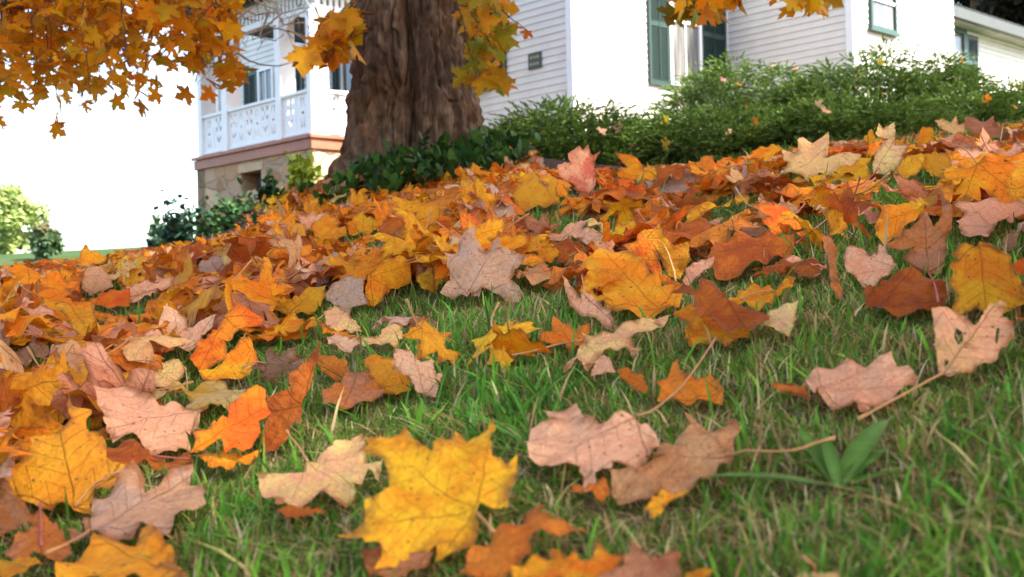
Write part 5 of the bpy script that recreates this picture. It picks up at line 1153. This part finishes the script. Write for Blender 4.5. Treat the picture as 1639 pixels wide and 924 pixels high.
# main front (shaded) window with dark shutter and green sill, beside the trunk
ta, _ = A1.tz(812, 80); tb, _ = A1.tz(784, 80); tc, _ = A1.tz(716, 80); _, zs_ = A1.tz(790, 141)
shutter(A1, ta, tb, zs_-.02, zs_+2.0); window(A1, tb+.01, tc, zs_+.02, zs_+2.0, 'white', 'frame_green')
# sunlit side: shutter, window, shaded shutter in the corner
tL0, _ = B1.tz(1035, 60); tL1, _ = B1.tz(1067, 60); tR0, _ = B1.tz(1119, 60); tR1, _ = B1.tz(1158, 60); _, zw = B1.tz(1090, 112)
sl = shutter(B1, tL0, tL1, zw-.35, zw+1.75, 'shutter_old' if 'shutter_old' in M else 'shutter'); window(B1, tL1+.01, tR0-.01, zw-.3, zw+1.75, 'white', None, rail=.55); shutter(B1, tR0, tR1, zw-.35, zw+1.75)
# small green framed window in the bright corner wall
ta, _ = B2.tz(1389, 20); tb, _ = B2.tz(1430, 20); _, za = B2.tz(1410, 50); _, zmid = B2.tz(1410, 4)
window(B2, ta, tb, za, za+2*(zmid-za), 'frame_green', 'frame_green', mull=False, fw=.055)
# rear wing
tw0, _ = BW.tz(1500, 100); tw1 = tw0+13
_, zse = BW.tz(1560, 48); siding(BW, tw0, tw1, .4, zse, 'wing_wall', .105)
m = MB(); gw = Wall(W0 + nB*.40, dB, nB); _, zg0 = gw.tz(1560, 22); _, zg1 = gw.tz(1560, 34)
BW.box(m, tw0-.3, tw1+.3, zg1-.10, zg1-.06, -.05, .40); hk(m.build('soffit', plain('weathered_soffit', (.35, .34, .28), .7, .2, .2, 3)))
m = MB(); BW.box(m, tw0-.3, tw1+.3, zse-.16, zse, .022, .05); hk(m.build('frieze_board', M['white']))
m = MB(); gw.box(m, tw0-.3, tw1+.3, zg1-.08, zg0, 0.002, .10); gw.box(m, tw0-.3, tw1+.3, zg0, zg0+.02, .002, .115); hk(m.build('gutter', M['trim_grey'], bevel=.02))
m = MB(); a, b = tw0-.3, tw1+.3
m.add([gw.p(a, zg0-.02, .02), gw.p(b, zg0-.02, .02), gw.p(b, zg0+.7, -5), gw.p(a, zg0+.7, -5), gw.p(a, zg0-.06, .02), gw.p(b, zg0-.06, .02), gw.p(b, zg0+.62, -5), gw.p(a, zg0+.62, -5)], [(0,1,2,3),(7,6,5,4),(0,4,5,1),(1,5,6,2),(2,6,7,3),(3,7,4,0)])
hk(m.build('wing_roof', M['roof']))
ta, _ = BW.tz(1527, 90); tb, _ = BW.tz(1544, 90); tc, _ = BW.tz(1562, 90); _, zb0 = BW.tz(1560, 140); _, zb1 = BW.tz(1552, 58); _, zb2 = BW.tz(1540, 45)
window(BW, ta-.5, tb, zb0-.1, zb2, 'frame_green', None, mull=False, fw=.16); shutter(BW, tb+.015, tc, zb0-.1, zb1)

# porch
_, zdeck = PA.tz(500, 214.5); _, zfb = PA.tz(500, 238); _, zrail = PA.tz(495, 141); _, zbeam = PA.tz(436, 33)
tl, _ = PA.tz(313, 190)
def panel(w, t0, t1, z0, z1, holes, o0, o1, name, mat, parent=None):
    """a board from (t0,z0) to (t1,z1) with cut-outs, o0..o1 thick"""
    P = [Vector((t0, z0)), Vector((t1, z0)), Vector((t1, z1)), Vector((t0, z1))]; pts = list(P); ed = []
    for h in holes: s = len(pts); pts += [Vector(q) for q in h]; ed += [(s+i, s+(i+1) % len(h)) for i in range(len(h))]
    v, e_, f, *_ = delaunay_2d_cdt(pts, ed, [[0, 1, 2, 3]], 1, 1e-6)
    v = np.array([tuple(q) for q in v]); f = [t for t in f if not any(inside(h, v[list(t)].mean(0)[None])[0] for h in holes)]
    cnt = {}
    for t in f:
        for i in range(len(t)): a, b = t[i], t[(i+1) % len(t)]; cnt[(a, b)] = 1
    bd = [(a, b) for a, b in cnt if (b, a) not in cnt]; n = len(v); m = MB()
    m.add([w.p(a, b, o1) for a, b in v]+[w.p(a, b, o0) for a, b in v], [tuple(t) for t in f]+[tuple(i+n for i in t)[::-1] for t in f]+[(b, a, a+n, b+n) for a, b in bd])
    return m.build(name, M[mat])
def carved(t0, t1, z0, z1, pitch=.30, start=0):
    """cut-outs of the carved boards: alternating diamond-and-slit boards and cross boards"""
    H = []; n = max(1, int(round((t1-t0)/pitch))); p = (t1-t0)/n; h = z1-z0
    rect = lambda a, b, c, d: [(a, c), (b, c), (b, d), (a, d)]
    for i in range(n):
        c = t0+(i+.5)*p; s = .040; 
        if (i+start) % 2 == 0:
            H.append([(c, z0+h*.44), (c+s, z0+h*.5), (c, z0+h*.56), (c-s, z0+h*.5)])
            for sg in (-1, 1):
                H.append([(c+sg*.012, z0+h*.10), (c+sg*.055, z0+h*.10), (c+sg*.05, z0+h*.40)][::sg]); H.append([(c+sg*.012, z0+h*.92), (c+sg*.055, z0+h*.92), (c+sg*.05, z0+h*.60)][::-sg])
        else:
            for sx in (-1, 1):
                for zc in (.88, .60): H.append(rect(c+sx*.068-.032, c+sx*.068+.032, z0+h*zc-.036, z0+h*zc+.036))
            H.append([(c-.012, z0+h*.74-.02), (c+.012, z0+h*.74-.02), (c+.012, z0+h*.74+.02), (c-.012, z0+h*.74+.02)])
            for sx in (-1, 1): H.append([(c+sx*.018, z0+h*.76), (c+sx*.045, z0+h*.82), (c+sx*.036, z0+h*.84), (c+sx*.01, z0+h*.78)][::sx]); H.append([(c+sx*.018, z0+h*.72), (c+sx*.045, z0+h*.66), (c+sx*.036, z0+h*.64), (c+sx*.01, z0+h*.70)][::-sx])
            H.append([(c-.07, z0+h*.40), (c-.07, z0+h*.33), (c-.01, z0+h*.18), (c+.01, z0+h*.18), (c+.07, z0+h*.33), (c+.07, z0+h*.40), (c+.03, z0+h*.34), (c, z0+h*.27), (c-.03, z0+h*.34)])
        if i: H.append(rect(c-p/2-.004, c-p/2+.004, z0+h*.04, z0+h*.96))
    return H
def railing(w, t0, t1, start=0, pitch=.30):
    t0, t1 = min(t0, t1), max(t0, t1); zb, zt = zdeck+.03, zrail-.05
    o = panel(w, t0, t1, zb+.05, zt, carved(t0+.02, t1-.02, zb+.06, zt-.01, pitch, start), -.075, -.05, 'railing', 'white'); hk(o)
    for a, b, c, d, nm in ((zt, zt+.055, -.11, -.015, 'hand_rail'), (zb, zb+.05, -.095, -.03, 'bottom_rail')):
        m = MB(); w.box(m, t0, t1, a, b, c, d); x = m.build(nm, M['white'], bevel=.008); x.parent = o
def post(w, tA0, tA1, depth=.30, top=None):
    m = MB(); tA0, tA1 = min(tA0, tA1), max(tA0, tA1); w.box(m, tA0, tA1, zdeck+.002, top or zbeam+.02, -depth, -.0)
    hk(m.build('porch_post', M['white'], bevel=.008))
pe = [PA.tz(498, 150)[0], PA.tz(491, 150)[0], PA.tz(448.5, 150)[0], PA.tz(440, 150)[0], PA.tz(362.3, 180)[0], PA.tz(354, 180)[0], PA.tz(322, 180)[0], PA.tz(315.5, 180)[0]]
for i in (0, 2, 4, 6): post(PA, pe[i], pe[i+1], .30 if i else .34)
railing(PA, pe[1], pe[2]); railing(PA, pe[3], pe[4], 0, .27); railing(PA, pe[5], pe[6], 1)
tb0, _ = PB.tz(519, 150); tb1, _ = PB.tz(543.5, 150); tb2, _ = PB.tz(568, 150)
railing(PB, tb0, tb1, 1, tb1-tb0); m = MB(); PB.box(m, tb1, tb2, zdeck+.002, zrail-.06, -.24, 0); PB.box(m, tb1-.05, tb2+.05, zrail-.06, zrail+.0, -.28, .04); hk(m.build('newel_post', M['white'], bevel=.008))
tbw = 4.2
for tt in (1.95,): m = MB(); PB.box(m, tt, tt+.22, zdeck+.002, zbeam+.02, -.2, 0); hk(m.build('porch_post', M['white'], bevel=.008))
# deck, fascia, foundation
m = MB(); PA.box(m, -.0, tl+.02, zdeck-.05, zdeck, -2.9, .05); hk(m.build('porch_deck', M['fascia']))
m = MB(); PA.box(m, -.05, tl+.05, zdeck-.062, zdeck-.004, .052, .09); PA.box(m, .0, tl+.03, zfb, zdeck-.062, -.05, .045); hk(m.build('fascia', M['fascia'], bevel=.006))
m = MB(); PB.box(m, -.09, tbw, zdeck-.062, zdeck-.004, .002, .09); PB.box(m, -.045, tbw, zfb, zdeck-.062, -.05, .045); hk(m.build('fascia', M['fascia'], bevel=.006))
ha, z1_ = PA.tz(385, 276); hb, _ = PA.tz(418, 280); _, z0_ = PA.tz(400, 305); _, z1_ = PA.tz(400, 275)
hk(panel(PA, 0.005, tl, .1, zfb-.002, [[(ha, z0_), (ha, z1_), (hb, z1_), (hb, z0_)]], -.32, 0, 'foundation', 'stone'))
hk(panel(PB, 0.004, tbw, .1, zfb-.002, [], -.32, 0, 'foundation', 'stone'))
m = MB(); PA.box(m, ha+.1, hb-.1, z0_-.1, z1_+.1, -.37, -.33); hk(m.build('basement_window', M['dark_glass']))
m = MB(); PA.box(m, min(ha, hb)-.06, max(ha, hb)+.06, z1_+.003, z1_+.14, -.2, .012); hk(m.build('lintel', plain('tan_stone_lintel', (.46, .33, .2), .9, .15, .2, 9, .4)))
m = MB(); Wl = Wall(C0+dA*tl, -nA, dA); Wl.box(m, .0, 2.9, .1, zfb-.002, -.3, 0); hk(m.build('foundation', M['stone']))
# frieze, ceiling and porch roof
def frieze(w, t0, t1):
    t0, t1 = min(t0, t1), max(t0, t1); n = int((t1-t0)/.115); H = []
    for i in range(n):
        c = t0+(i+.5)*(t1-t0)/n; H.append([(c-.024, zbeam+.12), (c+.024, zbeam+.12), (c+.024, zbeam+.26), (c, zbeam+.33), (c-.024, zbeam+.26)])
    hk(panel(w, t0, t1, zbeam, zbeam+.42, H, -.16, -.12, 'porch_frieze', 'white'))
    m = MB(); w.box(m, t0, t1, zbeam-.005, zbeam+.085, -.2, -.06); hk(m.build('porch_beam', M['white'], bevel=.006))
frieze(PA, .0, tl); frieze(PB, .03, tbw)
def bracket(w, t, sgn, z):
    m = MB(); pts = [(0, 0), (sgn*.32, 0), (sgn*.28, -.05), (sgn*.17, -.07), (sgn*.09, -.14), (sgn*.06, -.25), (sgn*.02, -.34), (0, -.34)]; n = len(pts)
    m.add([w.p(t+a, z+b, -.09) for a, b in pts]+[w.p(t+a, z+b, -.13) for a, b in pts], [tuple(range(n)), tuple(range(n, 2*n))[::-1]]+[(i, i+n, (i+1) % n+n, (i+1) % n) for i in range(n)]); hk(m.build('bracket', M['white']))
for t, s in ((pe[1], 1), (pe[2], -1), (pe[3], 1), (pe[4], -1), (pe[5], 1), (pe[6], -1)): bracket(PA, t, s, zbeam-.008)
bracket(PB, .36, 1, zbeam-.008); bracket(PB, 1.94, -1, zbeam-.008)
m = MB(); PA.box(m, 0.0, tl, zbeam+.42, zbeam+.46, -2.85, -.05); hk(m.build('porch_ceiling', M['ceiling']))
m = MB(); PA.box(m, -.35, tl+.3, zbeam+.465, zbeam+.7, -2.86, .35); hk(m.build('porch_roof', M['roof']))
# inside of the porch: shutters and windows on the house wall
def inner(px0, px1, py): return A1.tz(px0, py)[0], A1.tz(px1, py)[0]
zi = zdeck+.15
a, b = inner(393, 414, 130); shutter(A1, a, b, zi, zi+2.25); a, b = inner(416, 441, 130); window(A1, a, b, zi, zi+2.25, 'white')
a, b = inner(470, 487, 100); shutter(A1, a, b, zi, zi+2.25); a, b = inner(446, 469, 100); window(A1, a, b, zi, zi+2.25, 'white')
a, b = inner(337, 352, 140); window(A1, a, b, zi, zi+2.25, 'white'); a, b = inner(535, 549, 120); shutter(A1, a, b, zi, zi+2.25); a, b = inner(550, 585, 120); window(A1, a, b, zi, zi+2.25, 'white', glass='dark_glass')
# plaque on the siding
ta, _ = A1.tz(869, 98); tb, _ = A1.tz(848, 98); _, zc = A1.tz(858, 98); hw = abs(tb-ta)/2; tm = (ta+tb)/2; hh = 13*18.3/F
pq = A1.p(tm, zc, .03); pl = tag(empty('wall_plaque', pq), 'small dark plaque with two rows of faint marks on the white siding', 'plaque')
m = MB(); A1.box(m, tm-hw, tm+hw, zc-hh, zc+hh, .024, .045); keep(m.build('plate', M['plaque'], bevel=.008), pl)
m = MB()
for zo in (.45, -.4):
    for k in range(3): c = tm+hw*(-.5+.5*k); A1.box(m, c-hw*.17, c+hw*.17, zc+hh*(zo-.17), zc+hh*(zo+.17), .0452, .049)
keep(m.build('raised_marks', M['plaque_mark']), pl)
# pot at the end of the porch rail
q = Vector(PB.p(tb2-.05, 0, .55)); gz = zdeck-.30; pr = tag(empty('flower_pot', (q.x, q.y, gz)), 'round white flower pot on a plinth beside the porch newel post', 'flower pot')
m = MB(); prof_ = [(.12, 0), (.17, .04), (.22, .18), (.21, .3), (.235, .33), (.2, .34), (.19, .3)]; V = []; Fc = []; N = 20
for r_, z_ in prof_: V += [(q.x+r_*math.cos(2*math.pi*k/N), q.y+r_*math.sin(2*math.pi*k/N), gz+z_) for k in range(N)]
for i in range(len(prof_)-1): Fc += [(i*N+k, i*N+(k+1) % N, (i+1)*N+(k+1) % N, (i+1)*N+k) for k in range(N)]
m.add(V, Fc+[tuple((len(prof_)-1)*N+k for k in range(N))]); keep(m.build('bowl', M['pot'], smooth=True), pr)
n = 120; B = np.array([q.x, q.y, gz+.32]) + rng.normal(0, .08, (n, 3))*[1, 1, .5]; V, t3_, t4_, Cc = oval_leaves(B, rng.normal(0, 1, (n, 3))+[0, 0, .9], rng.uniform(.06, .12, n), rng.uniform(.015, .025, n), pick([(.12,.14,.04), (.2,.18,.06)], n))
keep(mesh_np('plant', V, t3_+t4_, M['green'], {'c1': Cc}), pr)
m = MB(); 
tube(m, [(q.x, q.y, .3), (q.x, q.y, gz)], [.2, .2], 12); keep(m.build('plinth', M['stone'], None), pr)

# ------------------------------------------------------------------ light, sky, camera
EL, AZ = R(46), math.atan2(.912, -.408)        # azimuth clockwise from +Y
S = Vector((math.sin(AZ)*math.cos(EL), math.cos(AZ)*math.cos(EL), math.sin(EL)))
ld = bpy.data.lights.new('sun', 'SUN'); ld.energy = 4.0; ld.angle = R(2.0); ld.color = (1, .94, .85)
lo_ = bpy.data.objects.new('sun', ld); COL.objects.link(lo_); lo_.rotation_euler = (-S).to_track_quat('-Z', 'Y').to_euler(); lo_.location = S*50
w = bpy.data.worlds.new('World'); sc.world = w; w.use_nodes = True; nt = w.node_tree; nt.nodes.clear()
sky = nt.nodes.new('ShaderNodeTexSky'); sky.sky_type = 'NISHITA'; sky.sun_disc = False; sky.sun_elevation = EL; sky.sun_rotation = AZ; sky.air_density = 1.0; sky.dust_density = 2; sky.ozone_density = 1.0
bg = nt.nodes.new('ShaderNodeBackground'); bg.inputs[1].default_value = .15; ou = nt.nodes.new('ShaderNodeOutputWorld'); nt.links.new(sky.outputs[0], bg.inputs[0]); nt.links.new(bg.outputs[0], ou.inputs[0])
cd = bpy.data.cameras.new('camera'); cam = bpy.data.objects.new('camera', cd); COL.objects.link(cam)
cd.sensor_width = 36; cd.lens = 36*F/1639; cd.clip_start = .02; cd.clip_end = 1500
cam.matrix_world = Matrix(((cr, sr, 0, 0), (0, 0, -1, 0), (-sr, cr, 0, 0), (0, 0, 0, 1)))
cd.dof.use_dof = True; cd.dof.focus_distance = 1.65; cd.dof.aperture_fstop = cd.lens/3.4
sc.camera = cam
sc.view_settings.view_transform = 'Standard'; sc.view_settings.look = 'None'; sc.view_settings.gamma = 1; sc.view_settings.exposure = 2.36
sc.cycles.use_denoising = True
sc.cycles.max_bounces = 8; sc.cycles.diffuse_bounces = 4; sc.cycles.transparent_max_bounces = 8
sc.cycles.sample_clamp_indirect = 8
